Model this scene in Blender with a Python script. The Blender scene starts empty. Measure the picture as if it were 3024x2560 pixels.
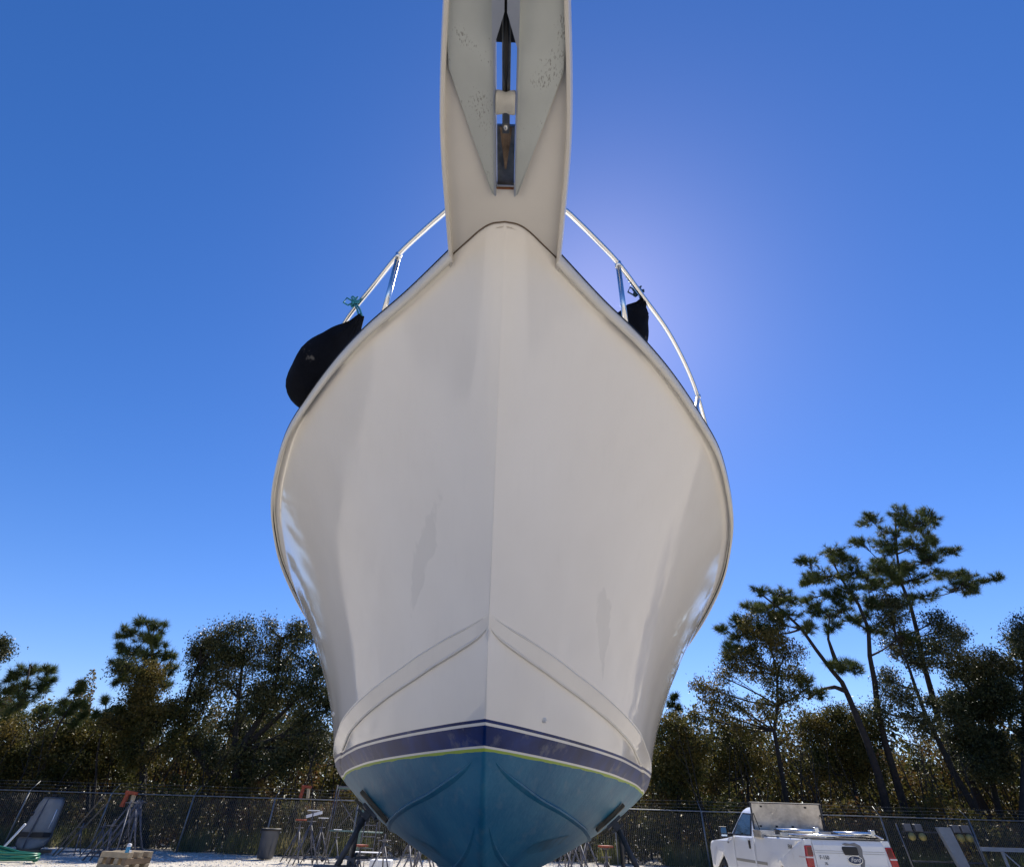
import bpy, bmesh, math, random
import numpy as np
from mathutils import Vector, Matrix
R = math.radians
random.seed(7)
rng = np.random.default_rng(11)
scene = bpy.context.scene
COL = scene.collection

# ------------------------------------------------------------ camera, light, exposure
EYE = 1.45
PITCH, ROLL, FPX = R(37), R(1.75), 1514.0
cam_d = bpy.data.cameras.new('camera')
cam = bpy.data.objects.new('camera', cam_d)
COL.objects.link(cam)
cam_d.sensor_width = 36
cam_d.lens = FPX / 3024 * 36
cam_d.clip_start = 0.05
cam_d.clip_end = 3000
cam.matrix_world = Matrix.Translation((0, 0, EYE)) @ Matrix.Rotation(R(90) + PITCH, 4, 'X') @ Matrix.Rotation(ROLL, 4, 'Z')
scene.camera = cam

SUN_EL, SUN_AZ = R(49.3), R(13.8)      # azimuth from +Y towards +X
world = bpy.data.worlds.new('World')
scene.world = world
world.use_nodes = True
wn, wl = world.node_tree.nodes, world.node_tree.links
bg = wn['Background']
sky = wn.new('ShaderNodeTexSky')
sky.sky_type = 'NISHITA'
sky.sun_disc = False
sky.sun_elevation = SUN_EL
sky.sun_rotation = SUN_AZ
sky.air_density = 1.0
sky.dust_density = 0.16
sky.ozone_density = 3.5
hs = wn.new('ShaderNodeHueSaturation')
hs.inputs['Saturation'].default_value = 1.28
hs.inputs['Hue'].default_value = 0.504
wl.new(sky.outputs[0], hs.inputs['Color'])
tint = wn.new('ShaderNodeMix'); tint.data_type = 'RGBA'; tint.blend_type = 'MULTIPLY'
tint.inputs[0].default_value = 1; tint.inputs[7].default_value = (1.0, .92, 1.08, 1)
wl.new(hs.outputs[0], tint.inputs[6])
wl.new(tint.outputs[2], bg.inputs['Color'])
bg.inputs['Strength'].default_value = 0.1

sd = bpy.data.lights.new('sun', 'SUN')
sd.energy = 4.9
sd.angle = R(0.5)
sd.color = (1.0, 0.93, 0.82)
so = bpy.data.objects.new('sun', sd)
COL.objects.link(so)
sdir = Vector((math.cos(SUN_EL) * math.sin(SUN_AZ), math.cos(SUN_EL) * math.cos(SUN_AZ), math.sin(SUN_EL)))
so.rotation_euler = sdir.to_track_quat('Z', 'Y').to_euler()
so.location = (10, 20, 30)
scene.view_settings.view_transform = 'Standard'
scene.view_settings.look = 'None'
scene.view_settings.gamma = 1
scene.view_settings.use_curve_mapping = False
scene.view_settings.exposure = 0.55

# ------------------------------------------------------------ measuring helper
def ray(px, py):
    """direction of a point of the photograph (3024 x 2560), from the eye"""
    x, y = px - 1512, 1280 - py
    c, s = math.cos(ROLL), math.sin(ROLL)
    X, Y = x * c - y * s, x * s + y * c
    return Vector((X, FPX * math.cos(PITCH) - Y * math.sin(PITCH), FPX * math.sin(PITCH) + Y * math.cos(PITCH)))
def at(px, py, y):
    r = ray(px, py)
    return r * (y / r.y) + Vector((0, 0, EYE))

# ------------------------------------------------------------ object helpers
def tag(o, label=None, cat=None, group=None, kind=None):
    if label: o['label'] = label
    if cat: o['category'] = cat
    if group: o['group'] = group
    if kind: o['kind'] = kind
    return o
def empty(name, loc=(0, 0, 0), rz=0, label=None, cat=None, group=None):
    o = bpy.data.objects.new(name, None)
    o.empty_display_size = 0.2
    COL.objects.link(o)
    o.location = loc
    o.rotation_euler = (0, 0, rz)
    return tag(o, label, cat, group)
def copy_tree(o, parent=None):
    c = o.copy()
    COL.objects.link(c)
    if parent: c.parent = parent
    for ch in list(o.children):
        copy_tree(ch, c)
    return c

class MB:
    def __init__(s): s.v = []; s.f = []; s.m = []; s.mi = 0; s.sm = []; s.smooth = False
    def add(s, vs, fs):
        n = len(s.v)
        s.v += [tuple(p) for p in vs]
        for f in fs:
            s.f.append([i + n for i in f]); s.m.append(s.mi); s.sm.append(s.smooth)
        return s
    def box(s, c, size, rot=None):
        hx, hy, hz = size[0] / 2, size[1] / 2, size[2] / 2
        P = [Vector((x * hx, y * hy, z * hz)) for x in (-1, 1) for y in (-1, 1) for z in (-1, 1)]
        if rot is not None: P = [rot @ p for p in P]
        c = Vector(c)
        return s.add([p + c for p in P], [(0, 1, 3, 2), (4, 6, 7, 5), (0, 4, 5, 1), (2, 3, 7, 6), (0, 2, 6, 4), (1, 5, 7, 3)])
    def tube(s, pts, r, n=8, cap=True, closed=False):
        pts = [Vector(p) for p in pts]
        rs = r if isinstance(r, (list, tuple)) else [r] * len(pts)
        vs, fs = [], []
        up = None
        L = len(pts)
        for i, p in enumerate(pts):
            if closed: d = pts[(i + 1) % L] - pts[i - 1]
            else: d = pts[min(i + 1, L - 1)] - pts[max(i - 1, 0)]
            if d.length < 1e-9: d = Vector((0, 0, 1))
            d.normalize()
            if up is None: up = Vector((0, 0, 1)) if abs(d.z) < .9 else Vector((1, 0, 0))
            a = up - d * up.dot(d)
            if a.length < 1e-4: a = d.orthogonal()
            a.normalize(); up = a
            b = d.cross(a)
            for k in range(n):
                t = 2 * math.pi * k / n
                vs.append(p + (a * math.cos(t) + b * math.sin(t)) * rs[i])
        for i in range(L if closed else L - 1):
            j = (i + 1) % L
            for k in range(n):
                q = (k + 1) % n
                fs.append((i * n + k, i * n + q, j * n + q, j * n + k))
        sv = s.smooth; s.smooth = n > 4
        s.add(vs, fs); s.smooth = sv
        if cap and not closed:
            m = len(s.v) - len(vs)
            s.f.append([m + k for k in range(n)][::-1]); s.m.append(s.mi); s.sm.append(False)
            s.f.append([m + (L - 1) * n + k for k in range(n)]); s.m.append(s.mi); s.sm.append(False)
        return s
    def lathe(s, c, prof, n=20, axis='z', rot=None):
        vs, fs = [], []
        c = Vector(c)
        for (r, z) in prof:
            for k in range(n):
                t = 2 * math.pi * k / n
                p = Vector((r * math.cos(t), r * math.sin(t), z))
                if rot is not None: p = rot @ p
                vs.append(c + p)
        for i in range(len(prof) - 1):
            for k in range(n):
                q = (k + 1) % n
                fs.append((i * n + k, i * n + q, (i + 1) * n + q, (i + 1) * n + k))
        sv = s.smooth; s.smooth = True
        s.add(vs, fs); s.smooth = sv
        return s
    def prism(s, poly, axis, a, b):
        """polygon in the two other axes extruded along axis from a to b"""
        def P(u, v, w):
            return {'x': (w, u, v), 'y': (u, w, v), 'z': (u, v, w)}[axis]
        n = len(poly)
        vs = [P(u, v, a) for u, v in poly] + [P(u, v, b) for u, v in poly]
        fs = [list(range(n))[::-1], list(range(n, 2 * n))] + [(i, (i + 1) % n, n + (i + 1) % n, n + i) for i in range(n)]
        return s.add(vs, fs)
    def mesh(s, name, mats):
        me = bpy.data.meshes.new(name)
        me.from_pydata(s.v, [], s.f)
        for m in (mats if isinstance(mats, (list, tuple)) else [mats]): me.materials.append(m)
        me.polygons.foreach_set('material_index', s.m)
        me.polygons.foreach_set('use_smooth', s.sm)
        bm = bmesh.new(); bm.from_mesh(me)
        bmesh.ops.recalc_face_normals(bm, faces=bm.faces)
        bm.to_mesh(me); bm.free()
        me.update()
        return me
    def build(s, name, mats, parent=None, label=None, cat=None, group=None, kind=None, bevel=0, loc=None):
        o = bpy.data.objects.new(name, s.mesh(name, mats))
        COL.objects.link(o)
        if parent: o.parent = parent
        if loc: o.location = loc
        if bevel:
            md = o.modifiers.new('bevel', 'BEVEL'); md.width = bevel; md.segments = 2; md.limit_method = 'ANGLE'
        return tag(o, label, cat, group, kind)
def link(name, me, parent=None, **k):
    o = bpy.data.objects.new(name, me)
    COL.objects.link(o)
    if parent: o.parent = parent
    return tag(o, **k)

# ------------------------------------------------------------ materials
def mat(name, col=(.5, .5, .5), rough=.6, metal=0, spec=.5, noise=None, bump=None, coat=0, ramp=None):
    """noise=(scale, amount, detail): value variation; bump=(scale, strength, distance); ramp: colours mixed by noise"""
    m = bpy.data.materials.new(name)
    m.use_nodes = True
    nt = m.node_tree; b = nt.nodes['Principled BSDF']
    b.inputs['Base Color'].default_value = (*col, 1)
    b.inputs['Roughness'].default_value = rough
    b.inputs['Metallic'].default_value = metal
    b.inputs['Specular IOR Level'].default_value = spec
    b.inputs['Coat Weight'].default_value = coat
    b.inputs['Coat Roughness'].default_value = .06
    tc = nt.nodes.new('ShaderNodeTexCoord')
    if noise or ramp:
        n = nt.nodes.new('ShaderNodeTexNoise')
        n.inputs['Scale'].default_value = noise[0]
        n.inputs['Detail'].default_value = noise[2] if len(noise) > 2 else 5
        nt.links.new(tc.outputs['Object'], n.inputs['Vector'])
        rp = nt.nodes.new('ShaderNodeValToRGB')
        rp.color_ramp.elements[0].position = .3; rp.color_ramp.elements[1].position = .7
        if ramp:
            rp.color_ramp.elements[0].color = (*ramp[0], 1); rp.color_ramp.elements[1].color = (*ramp[1], 1)
        else:
            a = noise[1]
            rp.color_ramp.elements[0].color = (*[c * (1 - a) for c in col], 1)
            rp.color_ramp.elements[1].color = (*[min(1, c * (1 + a)) for c in col], 1)
        nt.links.new(n.outputs['Fac'], rp.inputs['Fac'])
        nt.links.new(rp.outputs['Color'], b.inputs['Base Color'])
    if bump:
        n2 = nt.nodes.new('ShaderNodeTexNoise')
        n2.inputs['Scale'].default_value = bump[0]; n2.inputs['Detail'].default_value = 6
        nt.links.new(tc.outputs['Object'], n2.inputs['Vector'])
        bp = nt.nodes.new('ShaderNodeBump')
        bp.inputs['Strength'].default_value = bump[1]; bp.inputs['Distance'].default_value = bump[2]
        nt.links.new(n2.outputs['Fac'], bp.inputs['Height'])
        nt.links.new(bp.outputs['Normal'], b.inputs['Normal'])
    return m

def leaf_mat(name, cols, trans=.3, rough=.4):
    rough += .12
    m = bpy.data.materials.new(name); m.use_nodes = True
    nt = m.node_tree; b = nt.nodes['Principled BSDF']; out = nt.nodes['Material Output']
    g = nt.nodes.new('ShaderNodeNewGeometry')
    rp = nt.nodes.new('ShaderNodeValToRGB')
    els = rp.color_ramp.elements
    els[0].color = (*cols[0], 1); els[1].color = (*cols[-1], 1)
    for i, c in enumerate(cols[1:-1]):
        e = els.new((i + 1) / (len(cols) - 1)); e.color = (*c, 1)
    tc = nt.nodes.new('ShaderNodeTexCoord')
    n = nt.nodes.new('ShaderNodeTexNoise'); n.inputs['Scale'].default_value = .55; n.inputs['Detail'].default_value = 3
    nt.links.new(tc.outputs['Object'], n.inputs['Vector'])
    ma = nt.nodes.new('ShaderNodeMath'); ma.operation = 'MULTIPLY_ADD'
    ma.inputs[1].default_value = 2.6; ma.inputs[2].default_value = -1.05
    nt.links.new(n.outputs['Fac'], ma.inputs[0])
    mb = nt.nodes.new('ShaderNodeMath'); mb.operation = 'MULTIPLY_ADD'; mb.inputs[1].default_value = .55
    nt.links.new(g.outputs['Random Per Island'], mb.inputs[0]); nt.links.new(ma.outputs[0], mb.inputs[2])
    nt.links.new(mb.outputs[0], rp.inputs['Fac'])
    nt.links.new(rp.outputs['Color'], b.inputs['Base Color'])
    b.inputs['Roughness'].default_value = rough
    b.inputs['Specular IOR Level'].default_value = .22
    t = nt.nodes.new('ShaderNodeBsdfTranslucent')
    nt.links.new(rp.outputs['Color'], t.inputs['Color'])
    mx = nt.nodes.new('ShaderNodeMixShader'); mx.inputs[0].default_value = trans
    nt.links.new(b.outputs[0], mx.inputs[1]); nt.links.new(t.outputs[0], mx.inputs[2])
    nt.links.new(mx.outputs[0], out.inputs['Surface'])
    return m

def gelcoat():
    m = mat('white_gelcoat', (.8, .76, .70), .12, spec=.55)
    nt = m.node_tree; b = nt.nodes['Principled BSDF']; tc = nt.nodes['Texture Coordinate']
    # chalky oxidation clouds: rougher towards the middle patches, streaks run down
    mp = nt.nodes.new('ShaderNodeMapping'); mp.inputs['Scale'].default_value = (1, 1, .35)
    nt.links.new(tc.outputs['Object'], mp.inputs['Vector'])
    n = nt.nodes.new('ShaderNodeTexNoise'); n.inputs['Scale'].default_value = 1.1; n.inputs['Detail'].default_value = 8; n.inputs['Roughness'].default_value = .6
    nt.links.new(mp.outputs[0], n.inputs['Vector'])
    rp = nt.nodes.new('ShaderNodeValToRGB')
    rp.color_ramp.elements[0].position = .35; rp.color_ramp.elements[0].color = (.79, .75, .685, 1)
    rp.color_ramp.elements[1].position = .65; rp.color_ramp.elements[1].color = (.82, .785, .725, 1)
    nt.links.new(n.outputs['Fac'], rp.inputs['Fac']); nt.links.new(rp.outputs['Color'], b.inputs['Base Color'])
    # two dark reflections painted into the colour, and faint drip streaks under the chine
    def math_(op, a, b_=None):
        q = nt.nodes.new('ShaderNodeMath'); q.operation = op
        for i_, v in enumerate((a, b_)):
            if v is None: continue
            if isinstance(v, (int, float)): q.inputs[i_].default_value = v
            else: nt.links.new(v, q.inputs[i_])
        return q.outputs[0]
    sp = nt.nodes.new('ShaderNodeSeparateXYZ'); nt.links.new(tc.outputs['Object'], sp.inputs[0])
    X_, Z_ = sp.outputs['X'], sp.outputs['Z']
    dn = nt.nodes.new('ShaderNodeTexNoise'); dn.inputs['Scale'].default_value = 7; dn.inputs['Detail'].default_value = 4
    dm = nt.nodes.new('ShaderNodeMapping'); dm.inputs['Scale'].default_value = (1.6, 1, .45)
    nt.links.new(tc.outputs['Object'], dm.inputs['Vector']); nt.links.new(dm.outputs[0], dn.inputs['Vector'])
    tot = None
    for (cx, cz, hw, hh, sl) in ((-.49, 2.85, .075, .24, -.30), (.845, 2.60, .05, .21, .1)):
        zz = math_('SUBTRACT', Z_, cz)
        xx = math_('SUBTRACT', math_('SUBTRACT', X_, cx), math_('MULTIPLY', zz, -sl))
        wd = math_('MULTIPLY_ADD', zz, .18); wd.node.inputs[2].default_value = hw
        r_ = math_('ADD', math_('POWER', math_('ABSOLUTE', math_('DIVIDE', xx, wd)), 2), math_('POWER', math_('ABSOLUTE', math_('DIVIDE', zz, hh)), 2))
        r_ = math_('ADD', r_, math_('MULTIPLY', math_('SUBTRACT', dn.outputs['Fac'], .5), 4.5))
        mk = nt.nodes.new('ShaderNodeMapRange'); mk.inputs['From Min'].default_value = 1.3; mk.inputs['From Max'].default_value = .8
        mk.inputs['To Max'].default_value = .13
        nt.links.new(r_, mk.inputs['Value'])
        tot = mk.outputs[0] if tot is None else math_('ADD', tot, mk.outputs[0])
    sm = nt.nodes.new('ShaderNodeMapping'); sm.inputs['Scale'].default_value = (14, 3, .5)
    nt.links.new(tc.outputs['Object'], sm.inputs['Vector'])
    sn = nt.nodes.new('ShaderNodeTexNoise'); sn.inputs['Scale'].default_value = 2; sn.inputs['Detail'].default_value = 6
    nt.links.new(sm.outputs[0], sn.inputs['Vector'])
    sr = nt.nodes.new('ShaderNodeMapRange'); sr.inputs['From Min'].default_value = .55; sr.inputs['From Max'].default_value = .75; sr.inputs['To Max'].default_value = .025
    nt.links.new(sn.outputs['Fac'], sr.inputs['Value'])
    tot = math_('ADD', tot, sr.outputs[0])
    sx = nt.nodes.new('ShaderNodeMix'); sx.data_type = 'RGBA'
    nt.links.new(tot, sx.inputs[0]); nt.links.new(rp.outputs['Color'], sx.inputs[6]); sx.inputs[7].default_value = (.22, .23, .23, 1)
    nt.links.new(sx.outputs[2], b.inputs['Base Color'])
    mr = nt.nodes.new('ShaderNodeMapRange'); mr.inputs['From Min'].default_value = .35; mr.inputs['From Max'].default_value = .65
    mr.inputs['To Min'].default_value = .03; mr.inputs['To Max'].default_value = .14
    nt.links.new(n.outputs['Fac'], mr.inputs['Value']); nt.links.new(mr.outputs[0], b.inputs['Roughness'])
    n2 = nt.nodes.new('ShaderNodeTexNoise'); n2.inputs['Scale'].default_value = 2.2; n2.inputs['Detail'].default_value = 3
    nt.links.new(tc.outputs['Object'], n2.inputs['Vector'])
    bp = nt.nodes.new('ShaderNodeBump'); bp.inputs['Strength'].default_value = .16; bp.inputs['Distance'].default_value = .01
    nt.links.new(n2.outputs['Fac'], bp.inputs['Height']); nt.links.new(bp.outputs[0], b.inputs['Normal'])
    return m

def bottom_paint(z_top):
    m = mat('blue_antifouling', (.03, .115, .2), .5, spec=.22)
    nt = m.node_tree; b = nt.nodes['Principled BSDF']; tc = nt.nodes['Texture Coordinate']
    n = nt.nodes.new('ShaderNodeTexNoise'); n.inputs['Scale'].default_value = 1.6; n.inputs['Detail'].default_value = 9; n.inputs['Roughness'].default_value = .65
    nt.links.new(tc.outputs['Object'], n.inputs['Vector'])
    rp = nt.nodes.new('ShaderNodeValToRGB')
    e = rp.color_ramp.elements
    e[0].position = .36; e[0].color = (.005, .11, .215, 1)
    e[1].position = .68; e[1].color = (.035, .18, .285, 1)
    nt.links.new(n.outputs['Fac'], rp.inputs['Fac'])
    # scuffed streaks
    mp = nt.nodes.new('ShaderNodeMapping'); mp.inputs['Scale'].default_value = (9, 1.2, 9); mp.inputs['Rotation'].default_value = (0, .7, .5)
    nt.links.new(tc.outputs['Object'], mp.inputs['Vector'])
    n3 = nt.nodes.new('ShaderNodeTexNoise'); n3.inputs['Scale'].default_value = 1.5; n3.inputs['Detail'].default_value = 7
    nt.links.new(mp.outputs[0], n3.inputs['Vector'])
    r3 = nt.nodes.new('ShaderNodeValToRGB'); r3.color_ramp.elements[0].position = .55; r3.color_ramp.elements[1].position = .8
    r3.color_ramp.elements[0].color = (0, 0, 0, 1); r3.color_ramp.elements[1].color = (.4, .4, .4, 1)
    nt.links.new(n3.outputs['Fac'], r3.inputs['Fac'])
    mx0 = nt.nodes.new('ShaderNodeMix'); mx0.data_type = 'RGBA'
    nt.links.new(r3.outputs[0], mx0.inputs[0]); nt.links.new(rp.outputs[0], mx0.inputs[6]); mx0.inputs[7].default_value = (.17, .24, .28, 1)
    # hand-cut edge of older green paint just under the white line
    sp = nt.nodes.new('ShaderNodeSeparateXYZ'); nt.links.new(tc.outputs['Object'], sp.inputs[0])
    n2 = nt.nodes.new('ShaderNodeTexNoise'); n2.inputs['Scale'].default_value = 4; n2.inputs['Detail'].default_value = 6
    nt.links.new(tc.outputs['Object'], n2.inputs['Vector'])
    ma = nt.nodes.new('ShaderNodeMath'); ma.operation = 'MULTIPLY_ADD'; ma.inputs[1].default_value = .03
    nt.links.new(n2.outputs['Fac'], ma.inputs[0]); nt.links.new(sp.outputs['Z'], ma.inputs[2])
    gt = nt.nodes.new('ShaderNodeMath'); gt.operation = 'GREATER_THAN'; gt.inputs[1].default_value = z_top + .0005
    nt.links.new(ma.outputs[0], gt.inputs[0])
    mx = nt.nodes.new('ShaderNodeMix'); mx.data_type = 'RGBA'
    nt.links.new(gt.outputs[0], mx.inputs[0]); nt.links.new(mx0.outputs[2], mx.inputs[6]); mx.inputs[7].default_value = (.34, .46, .07, 1)
    nt.links.new(mx.outputs[2], b.inputs['Base Color'])
    bp = nt.nodes.new('ShaderNodeBump'); bp.inputs['Strength'].default_value = .4; bp.inputs['Distance'].default_value = .008
    n4 = nt.nodes.new('ShaderNodeTexNoise'); n4.inputs['Scale'].default_value = 22; n4.inputs['Detail'].default_value = 6
    nt.links.new(tc.outputs['Object'], n4.inputs['Vector']); nt.links.new(n4.outputs['Fac'], bp.inputs['Height']); nt.links.new(bp.outputs[0], b.inputs['Normal'])
    return m

def gravel_mat():
    m = mat('shell_gravel', (.5, .48, .44), .9, spec=.2)
    nt = m.node_tree; b = nt.nodes['Principled BSDF']; tc = nt.nodes['Texture Coordinate']
    n = nt.nodes.new('ShaderNodeTexNoise'); n.inputs['Scale'].default_value = .5; n.inputs['Detail'].default_value = 12; n.inputs['Roughness'].default_value = .75
    nt.links.new(tc.outputs['Object'], n.inputs['Vector'])
    rp = nt.nodes.new('ShaderNodeValToRGB'); e = rp.color_ramp.elements
    e[0].position = .35; e[0].color = (.40, .37, .315, 1); e[1].position = .6; e[1].color = (.70, .66, .58, 1)
    nt.links.new(n.outputs['Fac'], rp.inputs['Fac'])
    v = nt.nodes.new('ShaderNodeTexVoronoi'); v.inputs['Scale'].default_value = 22
    nt.links.new(tc.outputs['Object'], v.inputs['Vector'])
    r2 = nt.nodes.new('ShaderNodeValToRGB'); r2.color_ramp.elements[0].color = (.55, .55, .55, 1); r2.color_ramp.elements[1].color = (1.15, 1.12, 1.08, 1)
    nt.links.new(v.outputs['Color'], r2.inputs['Fac'])
    mx = nt.nodes.new('ShaderNodeMix'); mx.data_type = 'RGBA'; mx.blend_type = 'MULTIPLY'; mx.inputs[0].default_value = 1
    nt.links.new(rp.outputs[0], mx.inputs[6]); nt.links.new(r2.outputs[0], mx.inputs[7])
    nt.links.new(mx.outputs[2], b.inputs['Base Color'])
    bp = nt.nodes.new('ShaderNodeBump'); bp.inputs['Strength'].default_value = .8; bp.inputs['Distance'].default_value = .03
    nt.links.new(v.outputs['Distance'], bp.inputs['Height']); nt.links.new(bp.outputs[0], b.inputs['Normal'])
    return m

def fluke_mat():
    m = mat('galvanised_anchor', (.5, .52, .48), .45, metal=.15, noise=(3, .12, 8))
    nt = m.node_tree; b = nt.nodes['Principled BSDF']; tc = nt.nodes['Texture Coordinate']
    mp = nt.nodes.new('ShaderNodeMapping'); mp.inputs['Scale'].default_value = (1, .45, 1)
    nt.links.new(tc.outputs['Object'], mp.inputs['Vector'])
    n = nt.nodes.new('ShaderNodeTexNoise'); n.inputs['Scale'].default_value = 150; n.inputs['Detail'].default_value = 2
    nt.links.new(mp.outputs[0], n.inputs['Vector'])
    n1 = nt.nodes.new('ShaderNodeTexNoise'); n1.inputs['Scale'].default_value = 6
    nt.links.new(tc.outputs['Object'], n1.inputs['Vector'])
    ml = nt.nodes.new('ShaderNodeMath'); ml.operation = 'MULTIPLY'
    nt.links.new(n.outputs['Fac'], ml.inputs[0]); nt.links.new(n1.outputs['Fac'], ml.inputs[1])
    r2 = nt.nodes.new('ShaderNodeValToRGB'); r2.color_ramp.elements[0].position = .35; r2.color_ramp.elements[1].position = .42
    nt.links.new(ml.outputs[0], r2.inputs['Fac'])
    src = b.inputs['Base Color'].links[0].from_socket
    mx = nt.nodes.new('ShaderNodeMix'); mx.data_type = 'RGBA'
    nt.links.new(r2.outputs[0], mx.inputs[0]); nt.links.new(src, mx.inputs[6]); mx.inputs[7].default_value = (.3, .3, .27, 1)
    nt.links.new(mx.outputs[2], b.inputs['Base Color'])
    return m

Z_WL = 1.806
M = dict(
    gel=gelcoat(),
    gel2=mat('cream_gelcoat', (.70, .66, .585), .3, noise=(2.5, .05, 7), bump=(60, .08, .002)),
    rub=mat('rub_rail_vinyl', (.66, .63, .56), .38, noise=(5, .05, 6)),
    navy=mat('navy_stripe', (.001, .022, .13), .4, spec=.18, noise=(5, .4, 8)),
    stripe=mat('white_stripe', (.7, .68, .64), .3),
    blue=bottom_paint(Z_WL),
    fresh=mat('fresh_blue_paint', (.012, .1, .17), .5, spec=.3, noise=(7, .4, 8)),
    groove=mat('dark_sealant', (.12, .08, .05), .8),
    steel=mat('stainless_steel', (.8, .8, .79), .24, metal=1),
    steel2=mat('stained_steel', (.22, .22, .21), .35, metal=.8, noise=(14, .4, 6)),
    rust=mat('rust', (.2, .075, .03), .85, noise=(20, .5, 6)),
    stain=mat('rust_stained_steel', (.3, .2, .12), .5, metal=.4, noise=(16, .45, 7)),
    roller=mat('pale_plastic_roller', (.5, .48, .42), .45, noise=(10, .15, 5)),
    anchor=fluke_mat(),
    anchor2=mat('bright_aluminium', (.5, .52, .54), .35, metal=.6, noise=(6, .1, 6)),
    navycloth=mat('navy_fender_cover', (.003, .004, .008), .9, spec=.12, noise=(9, .35, 6), bump=(35, .25, .01)),
    teal=mat('teal_rope', (.02, .2, .26), .8, noise=(60, .3, 3)),
    darkteal=mat('dark_blue_rope', (.01, .045, .075), .85, noise=(60, .3, 3)),
    gravel=gravel_mat(),
    galv=mat('galvanised_steel', (.22, .23, .235), .5, metal=.55, noise=(7, .25, 6)),
    wire=mat('fence_wire', (.22, .22, .21), .55, metal=.3),
    dsteel=mat('weathered_dark_steel', (.07, .07, .075), .65, metal=.3, noise=(9, .45, 7)),
    lsteel=mat('weathered_grey_steel', (.12, .12, .135), .6, metal=.3, noise=(9, .4, 7)),
    orange=mat('orange_paint', (.26, .05, .02), .7, noise=(12, .3, 6)),
    wood=mat('weathered_timber', (.36, .29, .19), .85, noise=(3, .2, 9), bump=(30, .4, .01)),
    woodd=mat('dark_timber', (.2, .14, .085), .85, noise=(3, .25, 9), bump=(30, .4, .01)),
    padwood=mat('plywood_pad', (.09, .075, .05), .8, noise=(10, .4, 8)),
    plast=mat('grey_plastic', (.07, .078, .092), .5, noise=(4, .1, 5)),
    black=mat('black_plastic', (.012, .012, .013), .5),
    dinghy=mat('dull_grey_hull', (.2, .205, .205), .5, noise=(2.5, .2, 8)),
    green=mat('green_hose', (.02, .17, .1), .35, noise=(4, .2)),
    scgreen=mat('green_scaffold_paint', (.1, .17, .155), .6, noise=(9, .3, 7)),
    foam=mat('white_foam', (.72, .73, .74), .7, noise=(6, .05)),
    truck=mat('white_truck_paint', (.76, .775, .785), .28, coat=.5, noise=(2, .03, 6)),
    primer=mat('grey_primer', (.22, .215, .21), .7, noise=(8, .1)),
    glass=mat('dark_window_glass', (.012, .02, .016), .05, spec=.35),
    mirror=mat('mirror_glass', (.75, .85, .88), .04, metal=1),
    red=mat('red_lens', (.4, .012, .02), .12, spec=.7, noise=(12, .15)),
    dred=mat('dark_red_lens', (.12, .004, .008), .1, spec=.7),
    clear=mat('clear_lens', (.7, .62, .6), .15),
    tyre=mat('tyre_rubber', (.015, .015, .015), .8),
    trim=mat('grey_side_trim', (.24, .235, .21), .5),
    well=mat('rusty_wheel_well', (.05, .03, .022), .9),
    alu=mat('diamond_aluminium', (.5, .47, .43), .36, metal=.85, noise=(5, .25, 8), bump=(2.2, .5, .06)),
    emblem=mat('emblem_blue', (.012, .03, .085), .25),
    badge=mat('badge_grey', (.16, .16, .17), .4, metal=.4),
    yellow=mat('yellow_lamp_lens', (.28, .23, .07), .45),
    pale=mat('pale_grey_enamel', (.22, .24, .26), .5, noise=(4, .1, 6)),
    canblue=mat('blue_can', (.01, .2, .42), .35),
    bark=mat('pine_bark', (.028, .021, .017), .95, noise=(6, .4, 8), bump=(14, .6, .03)),
    barkd=mat('oak_bark', (.018, .016, .014), .95, noise=(6, .4, 8), bump=(14, .6, .03)),
    needle=leaf_mat('pine_needles', [(.026, .044, .014), (.06, .085, .024), (.16, .18, .055)], .3, .4),
    leafd=leaf_mat('dark_oak_leaves', [(.022, .03, .014), (.048, .058, .022), (.12, .11, .045)], .28, .32),
    leafb=leaf_mat('bronze_leaves', [(.035, .045, .013), (.08, .078, .02), (.15, .11, .028)], .4, .35),
    leafr=leaf_mat('thicket_leaves', [(.022, .032, .011), (.06, .065, .018), (.13, .105, .03), (.1, .052, .02)], .45, .4),
    grass=leaf_mat('dry_grass', [(.08, .11, .02), (.2, .2, .05), (.32, .27, .12)], .5, .5),
)

def scuffed(m, col, lo, hi, sc):
    nt = m.node_tree; b = nt.nodes['Principled BSDF']; src = b.inputs['Base Color'].links[0].from_socket
    n = nt.nodes.new('ShaderNodeTexNoise'); n.inputs['Scale'].default_value = sc; n.inputs['Detail'].default_value = 9; n.inputs['Roughness'].default_value = .65
    nt.links.new(nt.nodes['Texture Coordinate'].outputs['Object'], n.inputs['Vector'])
    r = nt.nodes.new('ShaderNodeMapRange'); r.inputs['From Min'].default_value = lo; r.inputs['From Max'].default_value = hi
    nt.links.new(n.outputs['Fac'], r.inputs['Value'])
    x = nt.nodes.new('ShaderNodeMix'); x.data_type = 'RGBA'
    nt.links.new(r.outputs[0], x.inputs[0]); nt.links.new(src, x.inputs[6]); x.inputs[7].default_value = (*col, 1)
    nt.links.new(x.outputs[2], b.inputs['Base Color'])
scuffed(M['navycloth'], (.09, .085, .08), .64, .70, 5)
scuffed(M['truck'], (.55, .52, .47), .58, .9, 3)
scuffed(M['navy'], (.12, .13, .17), .56, .70, 4)

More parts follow.
